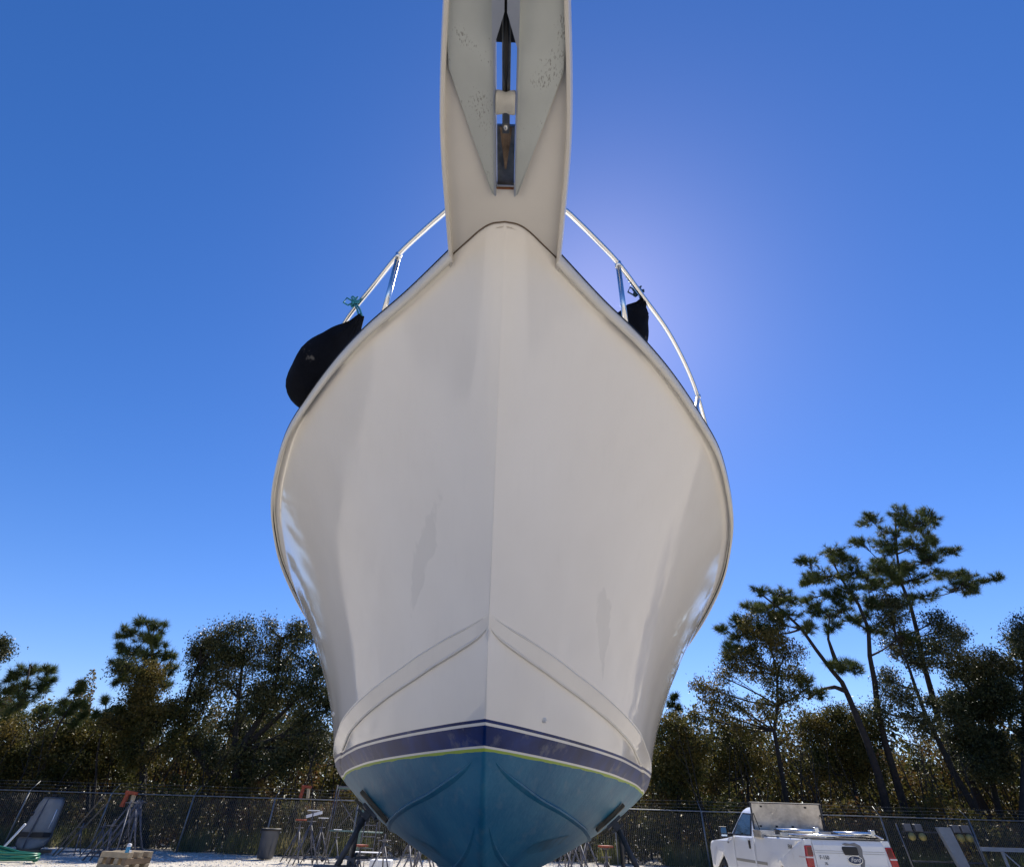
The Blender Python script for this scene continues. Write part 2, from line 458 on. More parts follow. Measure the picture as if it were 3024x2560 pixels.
# ============================================================ SETTING
g = MB()
def gz(x, y): return 0.035 * math.sin(x * .31 + 1) * math.sin(y * .27) if abs(x) < 60 and abs(y) < 60 else 0
xs = [-900, -300, -100] + list(np.arange(-60, 61, 3)) + [100, 300, 900]
ys = [-600, -200, -60] + list(np.arange(-30, 61, 3)) + [100, 300, 1500]
vs = [(x, y, gz(x, y) * (1 if y > 12 else .3)) for y in ys for x in xs]
nx = len(xs)
g.smooth = True
g.add(vs, [(j * nx + i, j * nx + i + 1, (j + 1) * nx + i + 1, (j + 1) * nx + i) for j in range(len(ys) - 1) for i in range(nx - 1)])
g.build('ground', M['gravel'], kind='structure', label='bleached shell and gravel yard surface', cat=None)

def quad_cloud(name, P, N, L, Wd, mats, parent=None, D=None, **k):
    """many small leaf quads (diamond): P centres, N random unit axis along leaf, L length, Wd width"""
    n = len(P)
    a = N / np.linalg.norm(N, axis=1, keepdims=True)
    r = rng.normal(size=(n, 3)); b = np.cross(a, r); b /= np.linalg.norm(b, axis=1, keepdims=True) + 1e-9
    L = np.broadcast_to(L, (n,))[:, None]; Wd = np.broadcast_to(Wd, (n,))[:, None]
    V = np.stack([P - a * L / 2, P + b * Wd / 2, P + a * L / 2, P - b * Wd / 2], 1).reshape(-1, 3)
    me = bpy.data.meshes.new(name)
    me.vertices.add(4 * n); me.vertices.foreach_set('co', V.astype(np.float32).ravel())
    me.loops.add(4 * n); me.loops.foreach_set('vertex_index', np.arange(4 * n, dtype=np.int32))
    me.polygons.add(n); me.polygons.foreach_set('loop_start', np.arange(0, 4 * n, 4, dtype=np.int32))
    me.polygons.foreach_set('loop_total', np.full(n, 4, dtype=np.int32))
    me.materials.append(mats)
    me.update(calc_edges=True)
    return link(name, me, parent, **k)
def tri_cloud(name, A, B, Wd, mats, parent=None, **k):
    """needles: thin triangles from A (base) to B (tip)"""
    n = len(A)
    d = B - A; r = rng.normal(size=(n, 3)); b = np.cross(d, r); b /= np.linalg.norm(b, axis=1, keepdims=True) + 1e-9
    V = np.stack([A - b * Wd / 2, A + b * Wd / 2, B], 1).reshape(-1, 3)
    me = bpy.data.meshes.new(name)
    me.vertices.add(3 * n); me.vertices.foreach_set('co', V.astype(np.float32).ravel())
    me.loops.add(3 * n); me.loops.foreach_set('vertex_index', np.arange(3 * n, dtype=np.int32))
    me.polygons.add(n); me.polygons.foreach_set('loop_start', np.arange(0, 3 * n, 3, dtype=np.int32))
    me.polygons.foreach_set('loop_total', np.full(n, 3, dtype=np.int32))
    me.materials.append(mats)
    me.update(calc_edges=True)
    return link(name, me, parent, **k)

# ============================================================ MOTOR YACHT
SH = [(1.685, 0, 4.3), (1.7, 0.08, 4.3), (1.745, 0.15, 4.298), (1.83, 0.238, 4.296), (1.955, 0.365, 4.28), (2.22, 0.64, 4.24), (2.5, 0.955, 4.2), (2.82, 1.255, 4.165), (3.22, 1.575, 4.115), (3.62, 1.855, 4.075), (4.12, 2.105, 4.02), (4.62, 2.31, 3.975), (5.12, 2.46, 3.93), (5.8, 2.615, 3.87), (6.5, 2.715, 3.815), (7.5, 2.805, 3.75), (9, 2.865, 3.67), (11, 2.865, 3.6), (14.5, 2.755, 3.55)]
CH = [(3.15, 0), (3.22, .05), (3.32, .13), (3.45, .24), (3.62, .37), (3.80, .50), (4.02, .64), (4.30, .82), (4.65, 1.02), (5.0, 1.20), (5.45, 1.395), (5.9, 1.54), (6.3, 1.66), (6.85, 1.80), (7.5, 1.93), (8.3, 2.06), (9.6, 2.2), (11.3, 2.3), (14.5, 2.35)]
ST = [(1.69, 4.3), (2.2, 3.6), (2.68, 3.0), (3.15, 2.455), (3.62, 1.935), (3.95, 1.6), (4.4, 1.3), (5.0, 1.08), (5.9, .93), (7.5, .80), (14.5, .75)]
def zc(y): y = min(y, 12.5); return 2.44 - .155 * (y - 3.25) + .008 * (y - 3.25) ** 2
def cub(xs, ys, x):
    i = int(min(max(np.searchsorted(xs, x) - 1, 0), len(xs) - 2)); h = xs[i + 1] - xs[i]; t = (x - xs[i]) / h
    def m(k):
        if k == 0: return (ys[1] - ys[0]) / (xs[1] - xs[0])
        if k == len(xs) - 1: return (ys[-1] - ys[-2]) / (xs[-1] - xs[-2])
        a = (ys[k] - ys[k - 1]) / (xs[k] - xs[k - 1]); b = (ys[k + 1] - ys[k]) / (xs[k + 1] - xs[k])
        return (a + b) / 2 if a * b > 0 else 0
    return (2 * t**3 - 3 * t * t + 1) * ys[i] + (t**3 - 2 * t * t + t) * h * m(i) + (-2 * t**3 + 3 * t * t) * ys[i + 1] + (t**3 - t * t) * h * m(i + 1)
UU = list(range(19))
def Sf(u): return [cub(UU, [p[k] for p in SH], u) for k in range(3)]
def Cf(u):
    y, b = [cub(UU, [p[k] for p in CH], u) for k in range(2)]; return y, b, zc(y)
def keelz(y): return cub([p[0] for p in ST], [p[1] for p in ST], y)
def flare(u): return float(np.interp(u, [0, 4, 9, 13, 16, 18], [1.0, 1.15, 1.45, 1.55, 1.6, 1.6]))
def topp(u, t, sg=1):
    s, c = Sf(u), Cf(u)
    return Vector((sg * (c[1] + (s[1] - c[1]) * t ** flare(u)), c[0] + (s[0] - c[0]) * t, c[2] + (s[2] - c[2]) * t))
def lowc(u):
    y, b, z = Cf(u); w = 1 - math.exp(-b / .16)
    return y - .02 * w + .07 * (1 - w), max(0, b - .125 * w), z - .06 - .043 * w
def botp(u, t, sg=1):
    y, b, z = lowc(u); kz = keelz(y)
    cv = float(cub([3.1, 5, 8, 12, 15], [0, .18, .24, .17, .15], y))
    return Vector((sg * b * (t + cv * 2 * t * (1 - t)), y, kz + (z - kz) * t))

HEEL = R(.8)
yacht = empty('motor_yacht', (-.14, 0, 0), 0, 'large white motor yacht with blue bottom propped up on stands, seen from under its bow', 'boat')
yacht.rotation_euler = (0, HEEL, 0)
def W(p): return Matrix.Translation((-.14, 0, 0)) @ Matrix.Rotation(HEEL, 4, 'Y') @ Vector(p)

def hull_grid(fn, us, ts, smooth=True):
    bm = bmesh.new()
    for sg in (-1, 1):
        G = [[bm.verts.new(fn(u, t, sg)) for t in ts] for u in us]
        for i in range(len(us) - 1):
            for j in range(len(ts) - 1):
                q = [G[i][j], G[i + 1][j], G[i + 1][j + 1], G[i][j + 1]]
                if sg < 0: q.reverse()
                try: bm.faces.new(q).smooth = smooth
                except ValueError: pass
    bmesh.ops.remove_doubles(bm, verts=bm.verts, dist=.0008)
    bmesh.ops.dissolve_degenerate(bm, edges=bm.edges, dist=.0005)
    return bm
def from_bm(name, bm, mats, parent=None, solid=0, **k):
    me = bpy.data.meshes.new(name); bm.to_mesh(me); bm.free()
    for m in (mats if isinstance(mats, (list, tuple)) else [mats]): me.materials.append(m)
    o = link(name, me, parent, **k)
    if solid:
        md = o.modifiers.new('thickness', 'SOLIDIFY'); md.thickness = solid; md.offset = -1
    return o
def slab_cut(bm, z0, z1):
    """keep what lies between two level planes"""
    if z0 is not None:
        bmesh.ops.bisect_plane(bm, geom=bm.verts[:] + bm.edges[:] + bm.faces[:], plane_co=(0, 0, z0), plane_no=(0, 0, 1), clear_inner=True)
    if z1 is not None:
        bmesh.ops.bisect_plane(bm, geom=bm.verts[:] + bm.edges[:] + bm.faces[:], plane_co=(0, 0, z1), plane_no=(0, 0, 1), clear_outer=True)
    return bm
us = list(np.linspace(0, 10, 81)) + list(np.linspace(10.25, 18, 32))
ts_top = list(np.linspace(0, 1, 37))
# topsides: everything above the chine
def topsides(): return hull_grid(topp, us, ts_top)
# chine strip between the upper and lower chine edges: groove line, flat, lower shoulder
def chinep(u, t, sg=1):
    a = topp(u, 0, sg); y, b, z = lowc(u); c = Vector((sg * b, y, z))
    w = 1 - math.exp(-abs(a.x) / .2)
    p = a.lerp(c, t)
    prof = float(np.interp(t, [0, .1, .16, .84, .92, 1], [0, .0, .012, .012, .0, 0])) * w
    n = Vector((sg * .75, -.45, -.35)).normalized()
    return p + n * prof
ts_ch = [0, .1, .16, .3, .5, .7, .84, .92, 1]
def chinestrip(): return hull_grid(chinep, us, ts_ch, False)
ts_b = list(np.linspace(0, 1, 29))
def bottom(): return hull_grid(botp, us, ts_b)

LV = [Z_WL, Z_WL + .012, Z_WL + .112, Z_WL + .127, Z_WL + .143]
bm_all = lambda: [topsides(), chinestrip(), bottom()]
def joined():
    bm = bmesh.new()
    for b in bm_all():
        me = bpy.data.meshes.new('tmp'); b.to_mesh(me); b.free(); bm.from_mesh(me); bpy.data.meshes.remove(me)
    return bm
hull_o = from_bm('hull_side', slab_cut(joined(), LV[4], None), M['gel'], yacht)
bot_o = from_bm('hull_bottom', slab_cut(joined(), None, LV[0]), M['blue'], yacht, label='blue painted bottom with a ragged green paint edge')
from_bm('boot_stripe', slab_cut(joined(), LV[1], LV[2]), M['navy'], yacht, label='wide navy waterline stripe')
from_bm('boot_stripe', slab_cut(joined(), LV[3], LV[4]), M['navy'], yacht, label='thin navy pinstripe above the wide stripe')
from_bm('pinstripe', slab_cut(joined(), LV[0], LV[1]), M['stripe'], yacht)
from_bm('pinstripe', slab_cut(joined(), LV[2], LV[3]), M['stripe'], yacht)

# thin moulded lips along both edges of the chine strip
for sg in (-1, 1):
    for e, rr in ((0.12, .008), (.88, .011)):
        pts = [chinep(u, e, sg) for u in np.linspace(.9, 16, 90)]
        pts = [p for p in pts if p.z > LV[4] + .004] if e < .5 else [p for p in pts if p.z > LV[4] + .004]
        n = len(pts)
        MB().tube(pts, [rr * min(1, .25 + i / 14) for i in range(n)], 6).build('chine_lip', M['gel2'], yacht)

# transom and deck
m = MB()
L = [botp(18, t, -1) for t in np.linspace(1, 0, 8)] + [botp(18, t, 1) for t in np.linspace(0, 1, 8)]
L = [topp(18, 1, -1)] + [topp(18, .5, -1)] + L + [topp(18, .5, 1), topp(18, 1, 1)]
m.add(L, [list(range(len(L)))]); m.build('transom', M['gel'], yacht)
m = MB(); D = []
ud = [.5] + list(np.linspace(1, 18, 40))
for u in ud:
    s = Sf(u)
    for k in (-1, -.5, 0, .5, 1): D.append((k * (s[1] - .03), s[0] + .01, s[2] - .03 + .05 * (1 - k * k)))
m.smooth = True
m.add(D, [(i * 5 + k, i * 5 + k + 1, (i + 1) * 5 + k + 1, (i + 1) * 5 + k) for i in range(len(ud) - 1) for k in range(4)])
m.build('deck', M['gel2'], yacht)

# rub rail: vinyl profile swept along the sheer, dark capping line on its outer edge
u_start = 3.72
for sg in (-1, 1):
    prof = [(.0, -.066), (.010, -.069), (.026, -.05), (.036, -.02), (.036, .012), (.026, .022), (.0, .022)]
    m, m2 = MB(), MB(); vs = []; v2 = []
    uu = list(np.linspace(u_start, 18, 110))
    for u in uu:
        a, b = topp(max(u - .05, 0), 1, sg), topp(min(u + .05, 18), 1, sg)
        d = (b - a); d.z = 0; d.normalize(); n = Vector((d.y, -d.x, 0)) * sg
        if n.x * sg < 0: n = -n
        p = topp(u, 1, sg)
        for (o_, z_) in prof: vs.append(p + n * o_ + Vector((0, 0, z_)))
        for (o_, z_) in ((.024, .016), (.040, .013), (.040, .024), (.024, .028)): v2.append(p + n * o_ + Vector((0, 0, z_)))
    k = len(prof); m.smooth = True
    m.add(vs, [(i * k + j, i * k + j + 1, (i + 1) * k + j + 1, (i + 1) * k + j) for i in range(len(uu) - 1) for j in range(k - 1)])
    rr = m.build('rub_rail', M['rub'], yacht)
    m2.add(v2, [(i * 4 + j, i * 4 + (j + 1) % 4, (i + 1) * 4 + (j + 1) % 4, (i + 1) * 4 + j) for i in range(len(uu) - 1) for j in range(4)])
    m2.build('rail_capping', M['black'], rr)

# lifting strakes on the bottom
for sg in (-1, 1):
    for name_pts, wd in (([(5.5, .15), (6.5, .275), (7.5, .365), (9, .44), (11, .485), (13, .505), (15, .525), (17.9, .55)], .042), ([(7.0, .055), (8.2, .09), (9.6, .125), (11.5, .17), (14, .22), (17.9, .3)], .03)):
        m = MB(); V = []
        n = 70
        a, b = [p[0] for p in name_pts], [p[1] for p in name_pts]
        for i in range(n):
            u = a[0] + (a[-1] - a[0]) * (i / (n - 1)) ** 1.5
            t = float(cub(a, b, u))
            p = botp(u, t, sg); q = botp(u, min(1, t + .03), sg); q2 = botp(min(18, u + .1), t, sg)
            d1 = (q - p).normalized(); d2 = (q2 - p).normalized()
            nn = d1.cross(d2).normalized()
            if nn.z > 0: nn = -nn
            w = wd * min(1, i / 16 + .05)
            V += [p - d1 * w * .5, p + nn * w * .45 + d1 * w * .3, p + nn * w * .42 + d1 * w * .55, p + d1 * w * .62]
        m.add(V, [(i * 4 + j, i * 4 + j + 1, (i + 1) * 4 + j + 1, (i + 1) * 4 + j) for i in range(n - 1) for j in range(3)])
        m.build('strake', M['blue'], yacht)

# long ovals of fresher paint where older props once stood
for sg, (u0, t0, u1, t1), wq, lb in ((1, (11.4, .40, 9.4, .24), .045, 'oval of fresher blue paint low on the right side'), (-1, (11.6, .36, 10.0, .22), .03, 'faint oval of fresher blue paint low on the left side')):
    V, Fc = [], []
    N_ = 24
    for i in range(N_ + 1):
        s_ = i / N_; hw = wq * math.sqrt(max(0, 1 - (2 * s_ - 1) ** 4)) + .0005
        for k in range(5):
            q = -1 + k / 2
            u, t = u0 + (u1 - u0) * s_, t0 + (t1 - t0) * s_ + q * hw
            p = botp(u, t, sg); d1 = botp(u, t + .01, sg) - p; d2 = botp(u + .05, t, sg) - p; nn = d1.cross(d2).normalized()
            if nn.z > 0: nn = -nn
            V.append(p + nn * .003)
    Fc = [(i * 5 + k, i * 5 + k + 1, (i + 1) * 5 + k + 1, (i + 1) * 5 + k) for i in range(N_) for k in range(4)]
    m = MB(); m.smooth = True; m.add(V, Fc); m.build('paint_patch', M['fresh'], yacht, label=lb)

# small fittings in the topsides
def on_side(u, t, sg):
    p = topp(u, t, sg); a = topp(u + .05, t, sg) - p; b = topp(u, min(1, t + .03), sg) - p
    n = a.cross(b).normalized()
    if n.x * sg < 0: n = -n
    return p, n
def fitting(name, p, n, r, mt):
    q = n.to_track_quat('Z', 'Y').to_matrix()
    MB().lathe(p, [(0, .016), (r * .55, .017), (r * .6, .006), (r * .8, .008), (r, .002), (r, -.004)], 18, rot=q).build(name, mt, yacht)

def below_chine(px, py, sg):
    """nearest hull point under the chine for a fitting"""
    best = None
    for u in np.linspace(0, 16, 161):
        for t in np.linspace(0, 1, 61):
            p = W(botp(u, t, sg)); d = (p - Vector((0, 0, EYE))).normalized().dot(ray(px, py).normalized())
            if best is None or d > best[0]: best = (d, u, t)
    _, u, t = best
    p = botp(u, t, sg); a = botp(u + .05, t, sg) - p; b = botp(u, min(1, t + .02) , sg) - botp(u, max(0, t - .02), sg)
    n = a.cross(b).normalized()
    if n.y > 0: n = -n
    return p, n
p, n = below_chine(1606, 2129, 1)
fitting('drain_fitting', p, n, .019, M['stripe'])
p, n = on_side(11.9, .12, -1)
fitting('drain_fitting', p, n, .022, M['stripe'])

# bow pulpit
PW = [(-.25, .16), (0.0, .20), (.3, .235), (.63, .267), (.79, .29), (.96, .312), (1.16, .332), (1.35, .341), (1.63, .345), (1.93, .348), (2.35, .352)]
PZ = 4.293
def pw(y): return cub([p[0] for p in PW], [p[1] for p in PW], y)
pul = empty('bow_pulpit', (0, 0, 0)); pul.parent = yacht
SL = .05
m = MB()
def strip(m, y0, y1, inner, z0, z1, side, n=14):
    yy = np.linspace(y0, y1, n)
    V = []
    for y in yy:
        o_ = pw(y)
        V += [(side * inner, y, z0), (side * o_, y, z0), (side * o_, y, z1), (side * inner, y, z1)]
    m.add(V, [(i * 4 + j, i * 4 + (j + 1) % 4, (i + 1) * 4 + (j + 1) % 4, (i + 1) * 4 + j) for i in range(n - 1) for j in range(4)] + [(0, 1, 2, 3), tuple((n - 1) * 4 + j for j in (3, 2, 1, 0))])
for sd_ in (-1, 1): strip(m, -.25, 2.35, SL, PZ, PZ + .07, sd_, 40)
m.box((0, 1.915, PZ + .035), (2 * SL, .87, .07)); m.box((0, -.1, PZ + .035), (2 * SL, .3, .07))
m.build('platform', M['gel2'], pul)
for sd_ in (-1, 1):
    V = []; yy = np.linspace(-.25, 2.0, 50)
    for y in yy:
        o_ = pw(y)
        for (dx, z) in ((-.022, PZ), (-.022, 4.245), (-.018, 4.238), (-.004, 4.236), (.0, 4.243), (.010, 4.30), (.006, 4.372), (-.02, 4.38)):
            V.append((sd_ * (o_ + dx), y, z))
    m = MB(); m.smooth = False
    m.add(V, [(i * 8 + j, i * 8 + (j + 1) % 8, (i + 1) * 8 + (j + 1) % 8, (i + 1) * 8 + j) for i in range(len(yy) - 1) for j in range(8)] + [tuple(range(8)), tuple((len(yy) - 1) * 8 + j for j in range(8))[::-1]])
    m.build('side_flange', M['gel2'], pul)
# stained sealant bead where hull and pulpit meet
pts = [topp(u, 1, -1) for u in np.linspace(3.9, 0.02, 40)] + [topp(u, 1, 1) for u in np.linspace(0.02, 3.9, 40)]
MB().tube([Vector((p.x * 1.004, p.y - .004, PZ - .001)) for p in pts], .0045, 6).build('sealant_bead', M['groove'], pul)
# slot linings, roller, stained steel chute
for sd_ in (-1, 1):
    MB().box((sd_ * (SL + .004), .98, 4.30), (.008, 1.06, .075)).build('slot_cheek', M['anchor2'], pul)
MB().box((0, 1.32, 4.325), (.094, .31, .006)).box((0, 1.168, 4.335), (.094, .006, .02)).build('steel_chute', M['steel2'], pul)
MB().box((0, 1.478, 4.292), (.096, .008, .012)).build('rusty_edge', M['rust'], pul)
m = MB(); V = [(-.033, 1.17, 4.3215), (.033, 1.17, 4.3215), (.004, 1.385, 4.3215), (-.004, 1.385, 4.3215)]
m.add(V + [(x, y, z - .004) for x, y, z in V], [(0, 1, 2, 3), (7, 6, 5, 4), (0, 4, 5, 1), (1, 5, 6, 2), (2, 6, 7, 3), (3, 7, 4, 0)])
for k in (-.012, .0, .012): m.box((k, 1.235, 4.317), (.003, .12, .006))
m.build('rust_stain', M['stain'], pul)
m = MB(); rot = Matrix.Rotation(R(90), 3, 'Y')
m.lathe((0, 1.035, 4.262), [(0, -.048), (.05, -.048), (.053, -.04), (.05, -.02), (.044, -.006), (.044, .006), (.05, .02), (.053, .04), (.05, .048), (0, .048)], 24, rot=rot)
m.build('bow_roller', M['roller'], pul)

# bow rail: stainless tube from the pulpit aft along both sides
rail_b = [(.14, .2, 4.93), (.20, .8, 4.93), (.24, 1.45, 4.93), (.30, 1.85, 4.925), (.44, 1.98, 4.92), (.62, 2.14, 4.92), (.85, 2.36, 4.92), (1.105, 2.66, 4.92), (1.366, 2.97, 4.92), (1.58, 3.27, 4.91), (1.77, 3.57, 4.89), (1.92, 3.84, 4.86), (2.06, 4.12, 4.81), (2.25, 4.5, 4.74), (2.40, 5.0, 4.62), (2.52, 5.6, 4.55), (2.66, 6.6, 4.48), (2.74, 8, 4.40)]
for sg in (-1, 1):
    rail = empty('bow_rail', (0, 0, 0)); rail.parent = yacht
    ax = list(range(len(rail_b)))
    pts = [Vector((sg * cub(ax, [p[0] for p in rail_b], t), cub(ax, [p[1] for p in rail_b], t), cub(ax, [p[2] for p in rail_b], t))) for t in np.linspace(0, len(ax) - 1, 90)]
    MB().tube(pts, .021, 12).build('top_tube', M['steel'], rail)
    for (tb, bb) in (((.85, 2.36, 4.92), (.87, 2.45, 4.26)), ((1.90, 3.79, 4.865), (1.62, 3.44, 4.14)), ((2.45, 5.2, 4.60), (2.30, 5.0, 3.98)), ((2.66, 6.6, 4.48), (2.55, 6.4, 3.87)), ((2.74, 8, 4.40), (2.64, 7.6, 3.80)), ((.20, .8, 4.93), (.20, .8, 4.36)), ((.24, 1.4, 4.93), (.24, 1.4, 4.36))):
        a, b = Vector((sg * tb[0], tb[1], tb[2])), Vector((sg * bb[0], bb[1], bb[2]))
        st = MB().tube([b, a], .02, 12).build('stanchion', M['steel'], rail)
        d = (a - b).normalized()
        MB().tube([a - d * .045, a + d * .006], .025, 12).build('clamp_collar', M['steel'], st)
        MB().tube([b - Vector((0, 0, .03)), b], .032, 12).build('base_flange', M['steel'], st)

# ------------------------------------------------------------ anchor stowed under the pulpit
anc = empty('anchor', (-.14, 0, 0), 0, 'galvanised plate anchor with two long pointed flukes stowed under the bow pulpit', 'anchor')
anc.rotation_euler = (0, HEEL, 0)
AZ = 4.262
for sg in (-1, 1):
    V = [(.060, 1.50, 0), (.075, 1.49, .002), (.268, .90, .012), (.265, .30, .012), (.060, .30, -.002)]
    m = MB(); lo = [(sg * x, y, AZ + z - .008) for x, y, z in V]; hi = [(sg * x, y, AZ + z + .004) for x, y, z in V]
    n = len(V)
    m.add(lo + hi, [tuple(range(n)), tuple(range(n, 2 * n))[::-1]] + [(i, (i + 1) % n, n + (i + 1) % n, n + i) for i in range(n)])
    fl = m.build('fluke', M['anchor'], anc)
    # stiffening lips: deep inner web and a slim outer edge
    m = MB()
    V = [(sg * .052, 1.50, AZ - .014), (sg * .060, 1.50, AZ - .014), (sg * .060, .30, AZ - .034), (sg * .052, .30, AZ - .034)]
    m.add(V + [(x, y, AZ + .014) for x, y, z in V], [(0, 1, 2, 3), (7, 6, 5, 4), (0, 4, 5, 1), (1, 5, 6, 2), (2, 6, 7, 3), (3, 7, 4, 0)])
    m.build('fluke_web', M['anchor2'], fl)
    MB().tube([(sg * .067, 1.494, AZ - .004), (sg * .268, .90, AZ + .010), (sg * .265, .30, AZ + .010)], .0045, 6).build('fluke_edge', M['anchor'], fl)
# shank: long tapering bar in the slot
m = MB()
m.add([(-.023, .25, 4.262), (.023, .25, 4.262), (.019, 1.2, 4.312), (-.019, 1.2, 4.312), (-.023, .25, 4.29), (.023, .25, 4.29), (.019, 1.2, 4.345), (-.019, 1.2, 4.345)], [(3, 2, 1, 0), (4, 5, 6, 7), (0, 1, 5, 4), (1, 2, 6, 5), (2, 3, 7, 6), (3, 0, 4, 7)])
m.build('shank', M['steel2'], anc, bevel=.004)
MB().tube([(0, .60, 4.245), (0, .78, 4.26), (0, .93, 4.284), (0, 1.0, 4.295)], [.010, .012, .008, .003], 8).build('shank_rib', M['black'], anc)
MB().box((0, .52, 4.300), (.094, .56, .012)).build('crown_block', M['black'], anc)
MB().lathe((0, 1.165, 4.306), [(0, -.012), (.012, -.012), (.014, 0), (.012, .012), (0, .012)], 12).build('shackle_pin', M['steel'], anc)
m = MB()
for sg in (-1, 1):
    V = [(sg * .006, .668), (sg * .052, .792), (sg * .060, .792), (sg * .060, .40), (sg * .006, .40)]
    m.prism(V, 'z', 4.196, 4.208)
m.build('crown_plate', M['anchor2'], anc)
m = MB()
for sg in (-1, 1):
    m.add([(sg * .056, .40, 4.208), (sg * .060, .40, 4.208), (sg * .060, .79, 4.208), (sg * .056, .79, 4.208), (sg * .056, .40, 4.262), (sg * .060, .40, 4.262), (sg * .060, .79, 4.262), (sg * .056, .79, 4.262)], [(3, 2, 1, 0), (4, 5, 6, 7), (0, 1, 5, 4), (1, 2, 6, 5), (2, 3, 7, 6), (3, 0, 4, 7)])
m.build('crown_cheek', M['anchor'], anc)
MB().tube([(-.29, .42, 4.225), (.29, .42, 4.225)], .011, 10).build('stock', M['anchor2'], anc)

# ------------------------------------------------------------ fenders tied to the rail
def fender(name, tip, end, rad, label, rope_m, knot, cord_n):
    tip, end, knot = Vector(tip), Vector(end), Vector(knot)
    root = empty(name, tuple(end), 0, label, 'fender', 'covered fenders tied to the bow rail')
    tip, e, knot = tip - end, Vector((0, 0, 0)), knot - end
    ax = (e - tip); Lh = ax.length; ax.normalize()
    q = ax.to_track_quat('Z', 'Y').to_matrix()
    prof = [(.0, 0), (.022, .005), (.035, .04), (.05, .10), (.1, .17), (rad * .62, .27), (rad * .9, .42), (rad, .58), (rad * .97, .74), (rad * .8, .88), (rad * .45, .97), (0, 1.0)]
    m = MB()
    V, Fc = [], []; n = 36
    pa, pb = [p[1] for p in prof], [p[0] for p in prof]
    prof = [(max(0, cub(pb_, pr_, i / 33 * 11)), cub(pb_, pa, i / 33 * 11)) for pb_, pr_ in [(list(range(12)), pb)] for i in range(34)]
    for i, (r_, z_) in enumerate(prof):
        z_ = z_ * Lh if i > 4 else z_ * Lh
        for k in range(n):
            t = 2 * math.pi * k / n
            rr = r_ * (1 + (.22 * math.sin(t * 7 + 1) * max(0, 1 - i / 17) + .02 * math.sin(t * 3 + i)))
            V.append(tip + q @ Vector((rr * math.cos(t), rr * math.sin(t), z_)))
    for i in range(len(prof) - 1):
        for k in range(n):
            Fc.append((i * n + k, i * n + (k + 1) % n, (i + 1) * n + (k + 1) % n, (i + 1) * n + k))
    m.smooth = True; m.add(V, Fc)
    m.build('fender_cover', M['navycloth'], root)
    # drawn-up folds and knotted line
    m = MB(); rnd = random.Random(3)
    for k in range(4):
        a = rnd.random() * 6.28
        c = [knot + Vector((.03 * math.cos(a + t * 1.3) * (1 + .3 * math.sin(2 * t + k)), .03 * math.sin(a + t * 1.1), .03 * math.sin(t * 1.7 + k) + .02 * math.cos(t))) for t in np.linspace(0, 6.1, 18)]
        m.tube(c, .008, 6)
    m.tube([knot, knot.lerp(tip, .5) + Vector((.012, 0, 0)), tip], .009, 6)
    m.tube([knot + Vector((-.015, 0, .01)), knot.lerp(tip, .55) + Vector((-.012, 0, 0)), tip + ax * .03], .008, 6)
    m.tube([knot, knot + Vector((-.07, -.02, .03)), knot + Vector((-.09, -.01, -.02)), knot + Vector((-.05, 0, -.04)), knot + Vector((-.01, 0, 0))], .007, 6)
    m.build('lashing_rope', rope_m, root)
    m = MB()
    for k in range(cord_n):
        t = 2 * math.pi * k / cord_n
        m.tube([tip + q @ Vector((.02 * math.cos(t), .02 * math.sin(t), .0)), tip + q @ Vector((.05 * math.cos(t), .05 * math.sin(t), .09 * Lh)), tip + q @ Vector((.1 * math.cos(t), .1 * math.sin(t), .17 * Lh))], .006, 5)
    m.build('gathered_hem', M['navycloth'], root)
kl = (-1.10, 2.56, 4.90)
fender('boat_fender', at(1068, 932, 2.75), at(892, 1196, 3.45), .25, 'dark navy covered fender bulging over the port-side rail, tied with bright teal rope', M['teal'], at(1048, 893, 2.82), 7)
fender('boat_fender', at(1900, 885, 2.70), at(1800, 1075, 3.05), .2, 'dark covered fender mostly hidden behind the gunwale, tied with dark blue rope', M['darkteal'], at(1885, 862, 2.66), 6)

